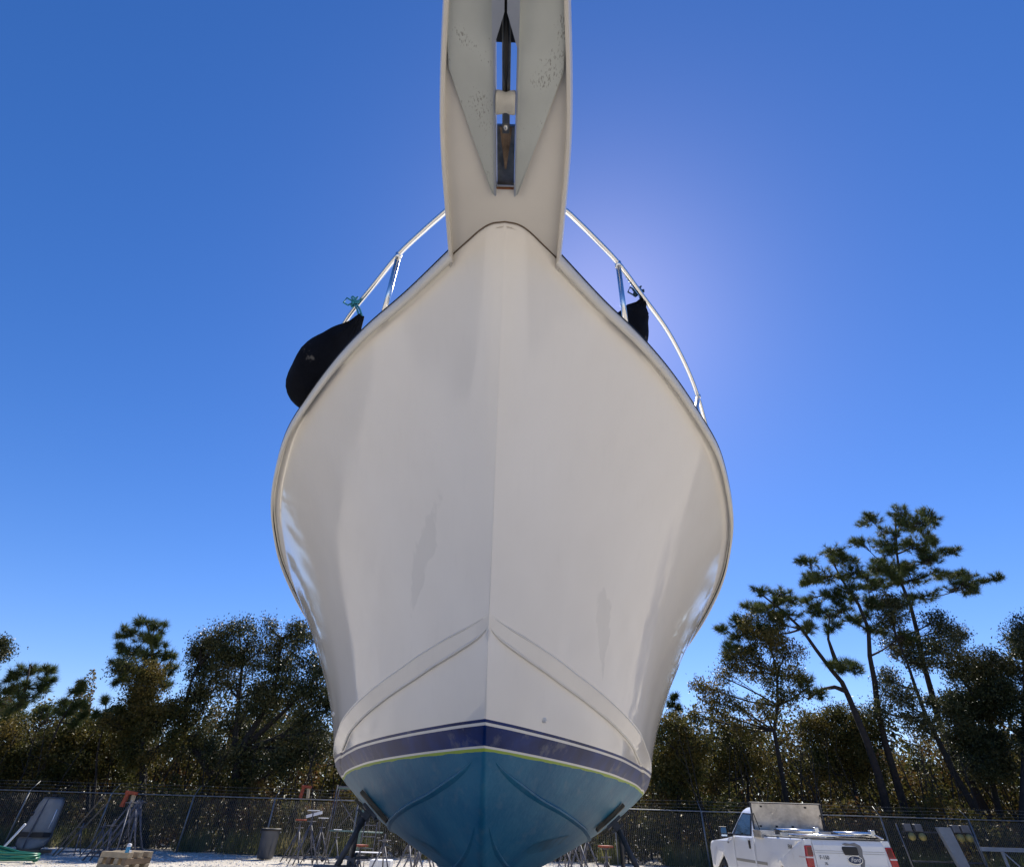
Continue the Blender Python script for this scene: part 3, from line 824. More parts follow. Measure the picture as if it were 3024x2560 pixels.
# ============================================================ TREES
def pt(view, x, y, Y):
    px, py = {'q': (1900 + .6577 * x, 1400 + .6577 * y), 'r': (.5038 * x, 1750 + .5038 * y), 'f': (1.4511 * x, 1.4511 * y)}[view]
    return at(px, py, Y)
def vnorm(v): return v / (np.linalg.norm(v) + 1e-9)
def limb(m, a, b, r0, r1, sag, n=6, rnd=None):
    a, b = Vector(a), Vector(b)
    d = (b - a).length
    j = Vector((rnd.uniform(-1, 1), rnd.uniform(-1, 1), rnd.uniform(-1, 1))) * d * .06
    pts = []
    for i in range(n):
        t = i / (n - 1)
        p = a.lerp(b, t) + j * math.sin(math.pi * t) + Vector((0, 0, -sag * d * math.sin(math.pi * t)))
        pts.append(p)
    m.tube(pts, [r0 + (r1 - r0) * i / (n - 1) for i in range(n)], 5, cap=False)
    return pts
def tree(name, label, cat, kind, view, Y, trunk, pads, r0=.22, group=None, dens=1.0, seed=0, leafm=None, depth=1.0, forks=()):
    rnd = random.Random(seed); rg = np.random.default_rng(seed + 5)
    tk = [pt(view, x, y, Y) for x, y in trunk]
    # continue the trunk to the ground
    b = tk[-1]
    if b.z > .2:
        dv = (tk[-1] - tk[-2]).normalized(); dv.z = min(dv.z, -.5); tk.append(b + dv * ((b.z + .1) / -dv.z))
    base = tk[-1].copy(); base.z = 0
    root = empty(name, tuple(base), 0, label, cat, group)
    T = [p - base for p in tk]
    # gentle wander of the trunk in depth
    n = len(T)
    for i in range(n): T[i].y += math.sin(i * .9 + seed) * .35 * (1 - i / n)
    m = MB()
    m.tube(T, [r0 * (.18 + .82 * (i / (n - 1)) ** .8) for i in range(n)], 9, cap=True)
    for fk in forks:
        F = [pt(view, x, y, Y) - base for x, y in fk]
        m.tube(F, [r0 * (.15 + .5 * i / (len(F) - 1)) for i in range(len(F))], 7); T += F
    A, Bt, LP, LN = [], [], [], []
    if kind == 'pine':
        ex_ = []
        for (x, y, rx, ry) in pads:
            for q_ in range(2):
                a_ = rnd.uniform(0, 6.28)
                ex_.append((x + rx * .95 * math.cos(a_), y + ry * .9 * math.sin(a_), rx * rnd.uniform(.4, .6), ry * rnd.uniform(.45, .7)))
        pads = list(pads) + ex_
    nodes = list(T)
    tc_ = lambda q: min((pt(view, q[0], q[1], Y) - base - p).length for p in T)
    if kind == 'pine': pads = sorted(pads, key=tc_)
    for (x, y, rx, ry) in pads:
        c = pt(view, x, y, Y) - base
        ex = (pt(view, x + rx, y, Y) - pt(view, x, y, Y)).length; ez = (pt(view, x, y + ry, Y) - pt(view, x, y, Y)).length
        ey = ex * depth
        c.y += rnd.uniform(-1, 1) * ex * .9 * depth
        # attach to the trunk a little below the pad
        low = [p for p in (nodes if kind == 'pine' else T) if p.z < c.z + .3] or T
        att = min(low, key=lambda p: (p - c).length + .5 * max(0, p.z - c.z + .5))
        pts = limb(m, att, c, (r0 * .22 + .02) if att in T else .035, .025, .05, 6, rnd)
        nodes += pts[3:]
        if kind == 'pine':
            nt_ = max(5, int(30 * dens * (ex * ez) ** .75 / .6))
            for k in range(nt_):
                v = rg.normal(size=3); v = vnorm(v) * rg.uniform(.35, 1)
                p = Vector((c.x + v[0] * ex, c.y + v[1] * ey, c.z + v[2] * ez))
                s = pts[rnd.choice((3, 4, 5))]
                tw = p - s
                m.tube([s, s.lerp(p, .55) + Vector((0, 0, -.06 * tw.length)), p], [.018, .013, .009], 4, cap=False)
                tn = tw.normalized() if tw.length > 1e-3 else Vector((0, 0, 1))
                tn = (tn + Vector((0, 0, .55))).normalized()
                q = 36
                d = rg.normal(size=(q, 3)); d /= np.linalg.norm(d, axis=1, keepdims=True)
                d = d * .9 + np.array(tn) * .72; d /= np.linalg.norm(d, axis=1, keepdims=True)
                ln = rg.uniform(.26, .46, size=(q, 1))
                a0 = np.array(p) - np.array(tn) * rg.uniform(0, .22, size=(q, 1))
                A.append(a0); Bt.append(a0 + d * ln)
        else:
            vol = ex * ey * ez
            nl = int(3600 * dens * max(.25, vol ** .72))
            nc = max(6, int(nl / 60))
            cc = rg.normal(size=(nc, 3)); cc /= np.linalg.norm(cc, axis=1, keepdims=True)
            cc *= rg.uniform(.25, 1.05, size=(nc, 1)) ** .6
            cc = cc * [ex, ey, ez] + np.array(c)
            for k in range(nc):
                p = Vector(cc[k]); s = pts[rnd.choice((2, 3, 4, 5))]
                m.tube([s, s.lerp(p, .5) + Vector((rnd.uniform(-.08, .08), rnd.uniform(-.08, .08), rnd.uniform(-.03, .1))), p], [.016, .011, .006], 3, cap=False)
                q = int(rg.integers(40, 80))
                lp = rg.normal(size=(q, 3)) * rg.uniform(.13, .27) + cc[k]
                LP.append(lp); LN.append(rg.normal(size=(q, 3)) + [0, 0, -.2])
    m.build('trunk', M['bark'] if kind == 'pine' else M['barkd'], root)
    if kind == 'pine':
        tri_cloud('crown', np.concatenate(A), np.concatenate(Bt), .024, M['needle'], root, kind=None)
    else:
        LP = np.concatenate(LP); LN = np.concatenate(LN)
        quad_cloud('crown', LP, LN, rg.uniform(.09, .17, len(LP)), rg.uniform(.05, .085, len(LP)), leafm or M['leafd'], root)
    return root
def poly_pads(poly, n, r, seed, edge=.0):
    rg = np.random.default_rng(seed); out = []
    xs_ = [p[0] for p in poly]; ys_ = [p[1] for p in poly]
    tries = 0
    while len(out) < n and tries < 20000:
        tries += 1
        x, y = rg.uniform(min(xs_), max(xs_)), rg.uniform(min(ys_), max(ys_))
        ins = False
        for i in range(len(poly)):
            x1, y1 = poly[i]; x2, y2 = poly[i - 1]
            if (y1 > y) != (y2 > y) and x < (x2 - x1) * (y - y1) / (y2 - y1) + x1: ins = not ins
        if ins and all((x - o_[0]) ** 2 + (y - o_[1]) ** 2 > (r * .7) ** 2 for o_ in out):
            out.append((x, y, r * rg.uniform(.9, 1.4), r * rg.uniform(.7, 1.1)))
    return out

GT = 'trees behind the yard fence'
tree('pine_tree', 'tallest pine right of the yacht, its flat branches reaching out to the right', 'pine tree', 'pine', 'q', 34,
     [(1140, 170), (1150, 350), (1160, 480), (1195, 600), (1215, 700), (1250, 850), (1300, 1000), (1340, 1130), (1400, 1260), (1480, 1400), (1560, 1560), (1600, 1700)],
     [(1150, 180, 60, 34), (1270, 205, 40, 42), (1010, 210, 55, 24), (1170, 250, 80, 34), (1290, 270, 34, 48), (975, 300, 50, 18), (1090, 300, 55, 30), (1200, 330, 75, 34), (1390, 345, 46, 18), (1310, 350, 55, 22), (1130, 390, 95, 42), (1250, 400, 66, 34), (1340, 450, 50, 22), (1460, 445, 50, 20), (1570, 475, 42, 18), (1400, 510, 80, 26), (1480, 520, 40, 16), (1210, 470, 75, 34), (1270, 545, 75, 22), (1050, 420, 60, 34), (1100, 470, 50, 30)], .24, GT, 1.25, 1)
tree('pine_tree', 'pine left of the tallest one, a straight dark trunk with rounded needle clusters', 'pine tree', 'pine', 'q', 33,
     [(840, 350), (900, 480), (960, 590), (1000, 700), (1010, 820), (1040, 930), (1060, 1060), (1090, 1200), (1130, 1350), (1170, 1500), (1200, 1640)],
     [(830, 355, 55, 26), (740, 395, 46, 22), (890, 385, 55, 26), (930, 450, 66, 38), (820, 460, 86, 34), (735, 475, 36, 20), (1010, 500, 55, 34), (900, 530, 75, 34), (800, 545, 55, 26), (1060, 570, 66, 34), (880, 610, 66, 30), (960, 640, 56, 30), (1150, 585, 55, 26), (1040, 700, 50, 26), (1130, 740, 60, 30)], .23, GT, 1.25, 2)
tree('pine_tree', 'leaning forked pine nearest the yacht on the right, its crown spreading left over the truck', 'pine tree', 'pine', 'q', 32,
     [(520, 530), (620, 620), (700, 700), (770, 790), (850, 880), (900, 930), (930, 1000), (960, 1090), (1000, 1200), (1050, 1350), (1100, 1530), (1120, 1640)],
     [(530, 520, 36, 20), (600, 550, 55, 26), (560, 590, 55, 34), (680, 560, 55, 24), (640, 640, 66, 34), (770, 620, 55, 30), (720, 690, 46, 26), (850, 690, 36, 26), (480, 610, 46, 30), (430, 660, 46, 26), (355, 700, 30, 20), (420, 720, 46, 30), (390, 765, 36, 24), (375, 825, 30, 20), (500, 700, 55, 34), (450, 800, 50, 28), (880, 860, 56, 30), (930, 880, 46, 26), (790, 985, 40, 24), (730, 930, 46, 24)], .23, GT, 1.25, 3,
     forks=[[(835, 640), (830, 740), (850, 800), (880, 880)], [(740, 1010), (800, 965), (860, 955), (915, 975)]])
tree('leafy_tree', 'bronze-leaved tree with thin trailing branches between the yacht and the leaning pine', 'tree', 'leaf', 'q', 31.5,
     [(560, 760), (590, 900), (600, 1040), (590, 1150), (620, 1300), (650, 1480), (660, 1600)],
     [(470, 700, 60, 50), (580, 650, 60, 40), (400, 830, 50, 40), (540, 760, 70, 60), (600, 710, 66, 40), (500, 830, 60, 50), (640, 800, 60, 50), (440, 890, 70, 34), (360, 900, 50, 24), (250, 945, 34, 16), (320, 985, 66, 34), (560, 900, 75, 50), (680, 890, 66, 40), (300, 1050, 50, 34), (410, 1040, 60, 40), (245, 1085, 30, 30), (720, 970, 50, 34), (620, 1000, 60, 50), (540, 1060, 60, 50), (430, 1160, 60, 50)], .16, GT, .72, 4, M['leafb'])
tree('leafy_tree', 'dark broadleaf tree crossing in front of the tallest pine halfway up', 'tree', 'leaf', 'q', 32.5,
     [(1120, 740), (1180, 850), (1230, 960), (1280, 1080), (1330, 1190), (1400, 1350), (1480, 1500), (1560, 1640)],
     [(1110, 560, 60, 40), (1100, 660, 66, 50), (1190, 760, 80, 50), (1280, 670, 50, 34), (1350, 700, 60, 34), (1450, 705, 50, 16), (1300, 780, 80, 42), (1230, 840, 75, 42), (1120, 910, 55, 42), (1400, 840, 60, 42), (1150, 1000, 80, 50), (1080, 1060, 60, 50), (1200, 1120, 80, 50)], .2, GT, .9, 5)
tree('leafy_tree', 'dense dark oak below and right of the tall pine', 'tree', 'leaf', 'q', 33,
     [(1540, 860), (1570, 1100), (1560, 1300), (1600, 1500), (1640, 1650)],
     poly_pads([(1400, 860), (1480, 800), (1560, 830), (1600, 900), (1620, 1200), (1560, 1350), (1400, 1350), (1340, 1150), (1360, 960)], 22, 62, 5), .22, GT, 1.0, 6)
tree('leafy_tree', 'grey-green oak at the right edge of the picture', 'tree', 'leaf', 'q', 31,
     [(1720, 780), (1730, 1000), (1720, 1250), (1700, 1500), (1700, 1650)],
     poly_pads([(1600, 780), (1650, 710), (1760, 690), (1900, 700), (2000, 1100), (1900, 1350), (1660, 1300), (1610, 1000)], 26, 66, 8), .2, GT, .75, 7)
tree('leafy_tree', 'thin brown-leaved tree just behind the trunks of the straight and leaning pines', 'tree', 'leaf', 'q', 34.2,
     [(880, 1080), (900, 1200), (930, 1350), (960, 1500), (970, 1640)],
     poly_pads([(720, 1120), (800, 1070), (960, 1080), (1020, 1180), (980, 1350), (760, 1350)], 14, 60, 9), .12, GT, .9, 8, M['leafb'])
tree('pine_tree', 'small young pine tip showing just right of the hull', 'pine tree', 'pine', 'q', 34,
     [(140, 985), (142, 1050), (145, 1120), (150, 1250), (155, 1500)],
     [(140, 1000, 14, 10), (122, 1035, 14, 8), (158, 1050, 14, 9), (140, 1085, 20, 12), (165, 1110, 20, 10), (110, 1120, 20, 10)], .08, GT, .8, 9)
tree('leafy_tree', 'dark brown-leaved tree against the right side of the hull', 'tree', 'leaf', 'q', 31,
     [(150, 1130), (150, 1250), (155, 1400), (160, 1600)],
     poly_pads([(80, 1130), (130, 1100), (200, 1130), (250, 1260), (260, 1420), (60, 1420), (50, 1280)], 18, 45, 10), .12, GT, 1.1, 10, M['leafb'])
tree('leafy_tree', 'sparse twiggy tree filling the gap left of the bronze tree', 'tree', 'leaf', 'q', 34,
     [(420, 1060), (440, 1200), (470, 1350), (480, 1600)],
     poly_pads([(260, 1180), (360, 1120), (500, 1150), (560, 1280), (520, 1420), (260, 1420)], 16, 55, 11), .1, GT, .6, 11, M['leafb'])
# left of the yacht
tree('pine_tree', 'bushy pine with a rounded top standing above the trees on the left', 'pine tree', 'pine', 'r', 32,
     [(870, 170), (880, 300), (890, 430), (885, 560), (870, 800), (850, 1000), (840, 1200)],
     [(870, 180, 56, 30), (765, 220, 44, 26), (930, 205, 44, 34), (705, 245, 26, 18), (840, 260, 84, 36), (940, 290, 44, 34), (700, 330, 36, 26), (780, 350, 64, 44), (900, 370, 74, 44), (1000, 355, 26, 26), (690, 405, 36, 26), (760, 440, 64, 44), (860, 470, 84, 44), (985, 440, 40, 34), (960, 520, 44, 26), (700, 510, 50, 30)], .2, GT, 1.35, 12)
tree('leafy_tree', 'big spreading oak just left of the hull with slanting bare limbs showing through', 'tree', 'leaf', 'r', 31,
     [(1640, 260), (1620, 450), (1590, 600), (1520, 740), (1450, 860), (1400, 1000), (1370, 1180), (1350, 1400)],
     poly_pads([(1050, 380), (1120, 290), (1230, 200), (1420, 160), (1560, 200), (1740, 180), (1830, 280), (1960, 420), (1990, 700), (1900, 950), (1700, 1050), (1300, 1050), (1080, 900), (1040, 640)], 74, 66, 12) + [(1140, 360, 60, 50), (1210, 280, 60, 50), (1120, 470, 60, 50), (1200, 430, 70, 50), (1280, 330, 70, 50), (1300, 450, 70, 60), (1370, 250, 70, 50), (1170, 580, 80, 60), (1100, 620, 60, 60), (1260, 560, 80, 60), (1470, 300, 70, 60), (1380, 520, 80, 60), (1560, 330, 70, 50)], .26, GT, .62, 13,
     forks=[[(1180, 420), (1120, 520), (1090, 640), (1080, 820), (1200, 1010), (1300, 1150)], [(1900, 440), (1800, 560), (1680, 680), (1560, 790), (1440, 900)], [(1880, 640), (1760, 760), (1640, 840), (1500, 900), (1420, 980)], [(1400, 220), (1420, 420), (1400, 620), (1380, 860), (1370, 1000)]])
tree('leafy_tree', 'olive-leaved tree in front of the bushy pine on the left', 'tree', 'leaf', 'r', 30.5,
     [(820, 480), (840, 640), (830, 800), (840, 950), (850, 1300)],
     poly_pads([(640, 520), (760, 430), (960, 480), (1080, 560), (1100, 800), (1020, 1000), (700, 1000), (640, 800), (600, 640)], 32, 56, 13), .16, GT, .8, 14, M['leafb'])
tree('pine_tree', 'slender young pine leaning right, alone against the sky on the left', 'pine tree', 'pine', 'r', 30.5,
     [(475, 515), (430, 640), (370, 760), (310, 900), (260, 1030), (230, 1130)],
     [(472, 530, 18, 24), (440, 578, 28, 16), (500, 655, 14, 14), (375, 645, 18, 14), (452, 650, 20, 16), (343, 695, 18, 14), (485, 715, 16, 10), (392, 695, 20, 10), (452, 760, 22, 12)], .07, GT, 1.1, 15)
tree('pine_tree', 'second slender young pine, shorter, between the leaning one and the bushy pine', 'pine tree', 'pine', 'r', 30.5,
     [(672, 660), (640, 760), (600, 860), (570, 960), (555, 1100)],
     [(570, 705, 16, 14), (622, 622, 20, 12), (690, 690, 26, 16), (640, 712, 20, 12), (612, 745, 22, 12)], .06, GT, .9, 16)
tree('pine_tree', 'flat-topped pine at the far left with layered needle pads', 'pine tree', 'pine', 'r', 33,
     [(200, 430), (170, 560), (100, 700), (50, 850), (30, 1000)],
     [(190, 440, 64, 24), (300, 450, 46, 18), (120, 470, 46, 24), (260, 500, 56, 24), (50, 500, 46, 24), (180, 540, 74, 24), (90, 570, 64, 28), (270, 560, 46, 18), (200, 620, 74, 28), (60, 650, 64, 34), (230, 690, 64, 24), (120, 720, 84, 34), (0, 580, 50, 30), (-60, 660, 60, 40)], .18, GT, 1.25, 17)
tree('leafy_tree', 'pale twiggy treetop cut off by the left edge of the picture', 'tree', 'leaf', 'r', 29.5,
     [(-60, 330), (-90, 500), (-110, 700), (-120, 1000)],
     [(15, 300, 26, 12), (25, 345, 26, 14), (-30, 330, 40, 30), (-60, 380, 50, 40), (-110, 330, 60, 40), (-120, 430, 60, 50)], .12, GT, .7, 18)
tree('leafy_tree', 'low rusty-brown tree under the flat-topped pine on the left', 'tree', 'leaf', 'r', 31,
     [(150, 760), (170, 900), (200, 1050), (210, 1300)],
     poly_pads([(-60, 820), (60, 760), (250, 760), (360, 800), (500, 800), (560, 900), (520, 1080), (-60, 1100)], 30, 60, 14), .14, GT, .85, 19, M['leafb'])
tree('leafy_tree', 'yellow-green bush-like tree between the two slender pines', 'tree', 'leaf', 'r', 32,
     [(480, 820), (500, 950), (520, 1080), (520, 1300)],
     poly_pads([(400, 800), (520, 740), (700, 740), (760, 860), (700, 1050), (420, 1050)], 16, 55, 15), .12, GT, .8, 20, M['leafb'])

# the dense thicket and the far wood: one mass each
def mass(name, label, X0, X1, Y0, Y1, H0, n, mt, lw, seed, stems=0, low=0.0):
    rg = np.random.default_rng(seed)
    x = rg.uniform(X0, X1, n); y = rg.uniform(Y0, Y1, n)
    top_ = H0 * (.78 + .16 * np.sin(x * .55 + seed) + .12 * np.sin(x * 1.3 + y) + .08 * np.sin(x * 2.9 + 2 * y) )
    z = low + rg.uniform(0, 1, n) ** .8 * top_
    # clump
    P = np.stack([x, y, z], 1)
    cell = np.floor(P / .55); h = np.abs(np.sin(cell @ np.array([12.9, 78.2, 37.7])) * 43758.5) % 1
    P = P[h < .62]
    P += rg.normal(size=P.shape) * .09
    N = rg.normal(size=P.shape)
    L_ = rg.uniform(lw[0], lw[1], len(P))
    o = quad_cloud(name, P, N, L_, L_ * .55, mt, kind='stuff', label=label)
    return o
mass('undergrowth', 'tangled thicket of brown and green leaves right behind the fence', -34, 36, 29.8, 31.2, 2.9, 170000, M['leafr'], (.1, .18), 3)
mass('distant_woodland', 'dark mass of farther woodland behind the first trees', -52, 56, 34.8, 41, 7.6, 420000, M['leafr'], (.14, .26), 4)
mass('distant_woodland', 'low dark wood closing the view at the horizon', -80, 90, 44, 48, 8.6, 170000, M['leafd'], (.3, .5), 5)
mass('side_woodland', 'dense wood beyond the left side of the yard', -46, -36, -45, 42, 10, 130000, M['leafd'], (.35, .6), 6)
mass('side_woodland', 'dense wood beyond the right side of the yard', 38, 48, -45, 42, 11, 130000, M['leafd'], (.35, .6), 7)
# stems in the thicket
m = MB(); rnd = random.Random(9)
for k in range(420):
    x = rnd.uniform(-34, 36); y = rnd.uniform(29.5, 36); h = rnd.uniform(2, 6.5)
    a = Vector((x, y, 0)); lean = Vector((rnd.uniform(-.35, .35), rnd.uniform(-.2, .2), 1)).normalized()
    b = a + lean * h; c_ = a.lerp(b, .5) + Vector((rnd.uniform(-.3, .3), 0, 0))
    m.tube([a, c_, b], [.05 * rnd.uniform(.5, 1.4), .03, .008], 4, cap=False)
    for j in range(3):
        s = c_.lerp(b, rnd.random()); m.tube([s, s + Vector((rnd.uniform(-1, 1), rnd.uniform(-.5, .5), rnd.uniform(.2, 1)))], [.015, .005], 3, cap=False)
m.build('thicket_stems', M['barkd'], kind='stuff', label='bare stems and saplings in the thicket behind the fence')
# weeds at the foot of the fence
rg = np.random.default_rng(5)
n = 26000
x = rg.uniform(-30, 30, n); y = rg.uniform(28.6, 30.2, n); keep = (np.sin(x * 1.7) + np.sin(x * .63 + 2) + .6 * np.sin(x * 4.1)) > -.3
P = np.stack([x, y, rg.uniform(0, .1, n)], 1)[keep]
Q = P + np.stack([rg.normal(size=len(P)) * .18, rg.normal(size=len(P)) * .12, rg.uniform(.15, .95, len(P))], 1)
tri_cloud('weeds', P, Q, .035, M['grass'], kind='stuff', label='yellow-green weeds along the bottom of the fence')

# ============================================================ FENCE
FY = 28.5
fence = empty('chain_link_fence', (0, FY, 0), 0, 'long galvanised chain-link fence with barbed wire arms crossing the back of the yard', 'fence')
posts = [-32.3, -28.6, -24.9, -21.2, -17.5, -13.8, -10.15, -6.4, -2.6, 1.2, 5.1, 9.03, 13.06, 17.1, 21.06, 25.0, 29.0, 33.0]
pm = MB().tube([(0, 0, -.1), (0, 0, 1.98)], .034, 8).lathe((0, 0, 1.98), [(.04, -.05), (.042, .01), (.0, .04)], 8).mesh('post', M['galv'])
am = MB().tube([(0, 0, 1.99), (0, .36, 2.37)], .014, 6).mesh('barbed_wire_arm', M['galv'])
for x in posts:
    p = link('post', pm, fence); p.location = (x, 0, 0)
    a = link('barbed_wire_arm', am, p)
MB().tube([(-34, 0, 1.985), (0, 0, 1.98), (34, 0, 1.985)], .024, 8).build('top_rail', M['galv'], fence)
m = MB()
for k in (.33, .66, 1.0):
    V = [(x, .36 * k, 1.99 + .38 * k + (-.03 if i % 2 else 0)) for i, x in enumerate(np.arange(-32.3, 33.1, 1.85))]
    m.tube(V, .0028, 4)
    for i in range(0, 650):
        x = -32.3 + i * .1; m.box((x, .36 * k, 1.99 + .38 * k), (.003, .018, .018), Matrix.Rotation(i, 3, 'X'))
m.build('barbed_wire', M['wire'], fence, kind='stuff')
# mesh: zig-zag wires
st = .085; n = int(66 / st); rows = int(1.92 / st)
V, Fc = [], []
w = .0042
for i in range(n):
    x0 = -33 + i * st
    prev = None
    for j in range(rows + 1):
        x = x0 + (st * .52 if (j % 2) else -st * .02); z = .04 + j * st; yy = .035 + (.004 if j % 2 else -.004)
        b0 = len(V); V += [(x - w, yy, z), (x + w, yy + w, z), (x + w * .2, yy - w, z)]
        if prev is not None:
            for k in range(3): Fc.append((prev + k, prev + (k + 1) % 3, b0 + (k + 1) % 3, b0 + k))
        prev = b0
    # the second half of the diamond
    prev = None
    for j in range(rows + 1):
        x = x0 + (-st * .02 if (j % 2) else st * .52) + st * .5 * 0; z = .04 + j * st; yy = .035 + (-.004 if j % 2 else .004)
        b0 = len(V); V += [(x - w, yy, z), (x + w, yy + w, z), (x + w * .2, yy - w, z)]
        if prev is not None:
            for k in range(3): Fc.append((prev + k, prev + (k + 1) % 3, b0 + (k + 1) % 3, b0 + k))
        prev = b0
me = bpy.data.meshes.new('chain_link_mesh'); me.from_pydata(V, [], Fc); me.materials.append(M['wire'])
link('chain_link_mesh', me, fence, kind='stuff')

# loose shells and stones on the yard
rg = np.random.default_rng(21); V, Fc = [], []
for k in range(9000):
    x = rg.uniform(-22, 4); y = rg.uniform(17, 29); s = rg.uniform(.012, .045)
    b0 = len(V); a = rg.uniform(0, 6.28)
    for t in range(4): V.append((x + s * math.cos(a + t * 1.57) * rg.uniform(.6, 1.2), y + s * math.sin(a + t * 1.57) * rg.uniform(.6, 1.2), gz(x, y)))
    V.append((x, y, gz(x, y) + s * rg.uniform(.4, .9)))
    for t in range(4): Fc.append((b0 + t, b0 + (t + 1) % 4, b0 + 4))
me = bpy.data.meshes.new('loose_gravel'); me.from_pydata(V, [], Fc); me.materials.append(mat('broken_shell', (.6, .58, .53), .85, noise=(.7, .35, 9)))
link('loose_gravel', me, kind='stuff', label='loose broken shell scattered over the yard')

# ============================================================ BOAT STANDS
def make_stand(h, spread, mt, pad_m, label, group, n=4, hubz=None, pad=(.34, .34, .045), pad_tilt=0, r=.024, top=True):
    root = empty('boat_stand', (0, 0, 0), 0, label, 'boat stand', group)
    hub = hubz or h * .72
    for k in range(n):
        a = 2 * math.pi * (k + .5) / n
        c, s = math.cos(a), math.sin(a)
        MB().tube([(c * .035, s * .035, hub), (c * spread * .5, s * spread * .5, hub * .5), (c * spread, s * spread, 0.02)], r, 8).build('leg', mt, root)
    m = MB()
    zb = .16 * hub
    for k in range(n):
        a0, a1 = 2 * math.pi * (k + .5) / n, 2 * math.pi * (k + 1.5) / n
        q = spread * (1 - .16)
        m.tube([(math.cos(a0) * q, math.sin(a0) * q, zb), (math.cos(a1) * q, math.sin(a1) * q, zb)], r * .6, 6)
    m.build('base_brace', mt, root)
    MB().tube([(0, 0, hub - .12), (0, 0, hub + .09)], r * 1.7, 10).build('hub_sleeve', mt, root)
    sc = MB().tube([(0, 0, hub), (0, 0, h - .05)], r * .95, 10).build('screw_post', mt, root)
    MB().tube([(-.17, 0, hub + .12), (.17, 0, hub + .12)], r * .55, 8).box((0, 0, hub + .12), (.075, .075, .06)).build('turning_handle', mt, sc)
    if top:
        rt = Matrix.Rotation(pad_tilt, 3, 'Y')
        MB().box((0, 0, h - .03), (.12, .12, .05), rt).build('swivel_plate', mt, root)
        MB().box(Vector((0, 0, h - .03)) + rt @ Vector((0, 0, .045)), pad, rt).build('pad', pad_m, root, bevel=.006)
    return root
# the stands holding the yacht: pad laid on the bottom, post leaning inboard
def prop(u, t, sg, foot, label):
    p = botp(u, t, sg); a = botp(u + .05, t, sg) - p; b = botp(u, min(1, t + .03), sg) - botp(u, t - .03, sg)
    n = a.cross(b).normalized()
    if n.z > 0: n = -n
    p = W(p); n = (Matrix.Rotation(HEEL, 3, 'Y') @ n); bd = (Matrix.Rotation(HEEL, 3, 'Y') @ b).normalized()
    fx, fy = foot
    root = empty('boat_stand', (fx, fy, 0), 0, label, 'boat stand', 'stands propping up the yacht')
    o = Vector((fx, fy, 0))
    ad = n.cross(bd)
    Mx = Matrix((bd, ad, n)).transposed()
    MB().box(p + n * .022 - o, (.38, .09, .035), Mx).build('pad', M['padwood'], root, bevel=.005)
    pl = p + n * .075
    MB().box(pl - o, (.17, .11, .03), Mx).box(pl + n * .04 - o, (.07, .07, .07), Mx).build('swivel_plate', M['dsteel'], root)
    top_ = pl + n * .06 - o
    hub = top_.lerp(Vector((0, 0, 0)), .38)
    MB().tube([top_, hub], .026, 10).build('screw_post', M['dsteel'], root)
    dd = (top_ - hub).normalized()
    hp = hub + dd * .16
    MB().tube([hp - Vector((.2, 0, -.02)), hp + Vector((.2, 0, .03))], .016, 8).tube([hp - Vector((.02, .16, .06)), hp + Vector((.02, .15, .06))], .016, 8).box(hp, (.09, .09, .07)).build('turning_handle', M['lsteel'], root)
    MB().tube([hub + dd * .12, hub - dd * .15], .045, 12).build('hub_sleeve', M['dsteel'], root)
    for k in range(4):
        a_ = 2 * math.pi * (k + .5) / 4
        f = Vector((math.cos(a_) * .55, math.sin(a_) * .55, .02))
        MB().tube([hub, hub.lerp(f, .5), f], .03, 10).build('leg', M['dsteel'], root)
prop(12.2, .62, -1, (-2.05, 6.2), 'dark steel stand propping the left side of the blue bottom by a worn wooden pad')
prop(12.9, .66, 1, (1.95, 6.5), 'dark steel stand under the right side of the blue bottom with a pale crossbar handle')
prop(14.7, .72, -1, (-2.0, 8.9), 'second stand behind the left front one, half hidden by it')
prop(14.9, .72, 1, (1.75, 9.4), 'second stand behind the right front one, showing an orange collar')

# free standing jack stands in the yard (copies of three kinds)
GS = 'boat stands stored in the yard'
A0 = make_stand(1.25, .48, M['lsteel'], M['orange'], 'grey boat stand with an orange pad just right of the dustbin', GS)
B0 = make_stand(1.02, .42, M['lsteel'], M['orange'], 'small bare tripod stand nearest the grey dinghy', GS, n=3, top=False, hubz=.72, r=.018)
C0 = make_stand(1.55, .6, M['lsteel'], M['foam'], 'tall grey boat stand with a white pad, right of the orange-topped one', GS, pad=(.42, .2, .03), r=.022)
A0.location = (at(1160 / 2084 * 3024 * 0 + 868, 2520, 25).x, 25.0, 0)
C0.location = (at(900, 2520, 24).x, 24.0, 0); C0.rotation_euler.z = .5
B0.location = (at(210, 2520, 25).x, 25.0, 0); B0.rotation_euler.z = .3
def stand_copy(src, px, Y, rz, label, sc=1, tilt=0):
    c = copy_tree(src); c.location = (at(px, 2520, Y).x, Y, 0); c.rotation_euler = (0, tilt, rz); c.scale = (sc, sc, sc); c['label'] = label
    return c
stand_copy(B0, 275, 24.5, 1.1, 'small bare tripod stand between the first one and the leaning stack', 1.05)
D0 = make_stand(1.75, .78, M['lsteel'], M['orange'], 'leftmost tall stand of the nested stack below the orange blocks', GS, n=3, top=False, hubz=1.5, r=.024)
D0.location = (at(338, 2520, 23.2).x, 23.0, 0); D0.rotation_euler.z = .2
for px, Y, rz, lb, sc in [(346, 23.3, .9, 'second tall stand from the left in the nested stack below the orange blocks', 1.0), (352, 23.7, .35, 'middle tall stand of the nested stack below the orange blocks', 1.03), (357, 24.1, 1.3, 'fourth tall stand from the left in the nested stack below the orange blocks', 1.0), (362, 24.5, .1, 'rightmost tall stand of the nested stack below the orange blocks', 1.02)]:
    stand_copy(D0, px, Y, rz, lb, sc)
stand_copy(B0, 300, 22.8, .4, 'short bare tripod in front of the nested stack of tall stands', 1.15)
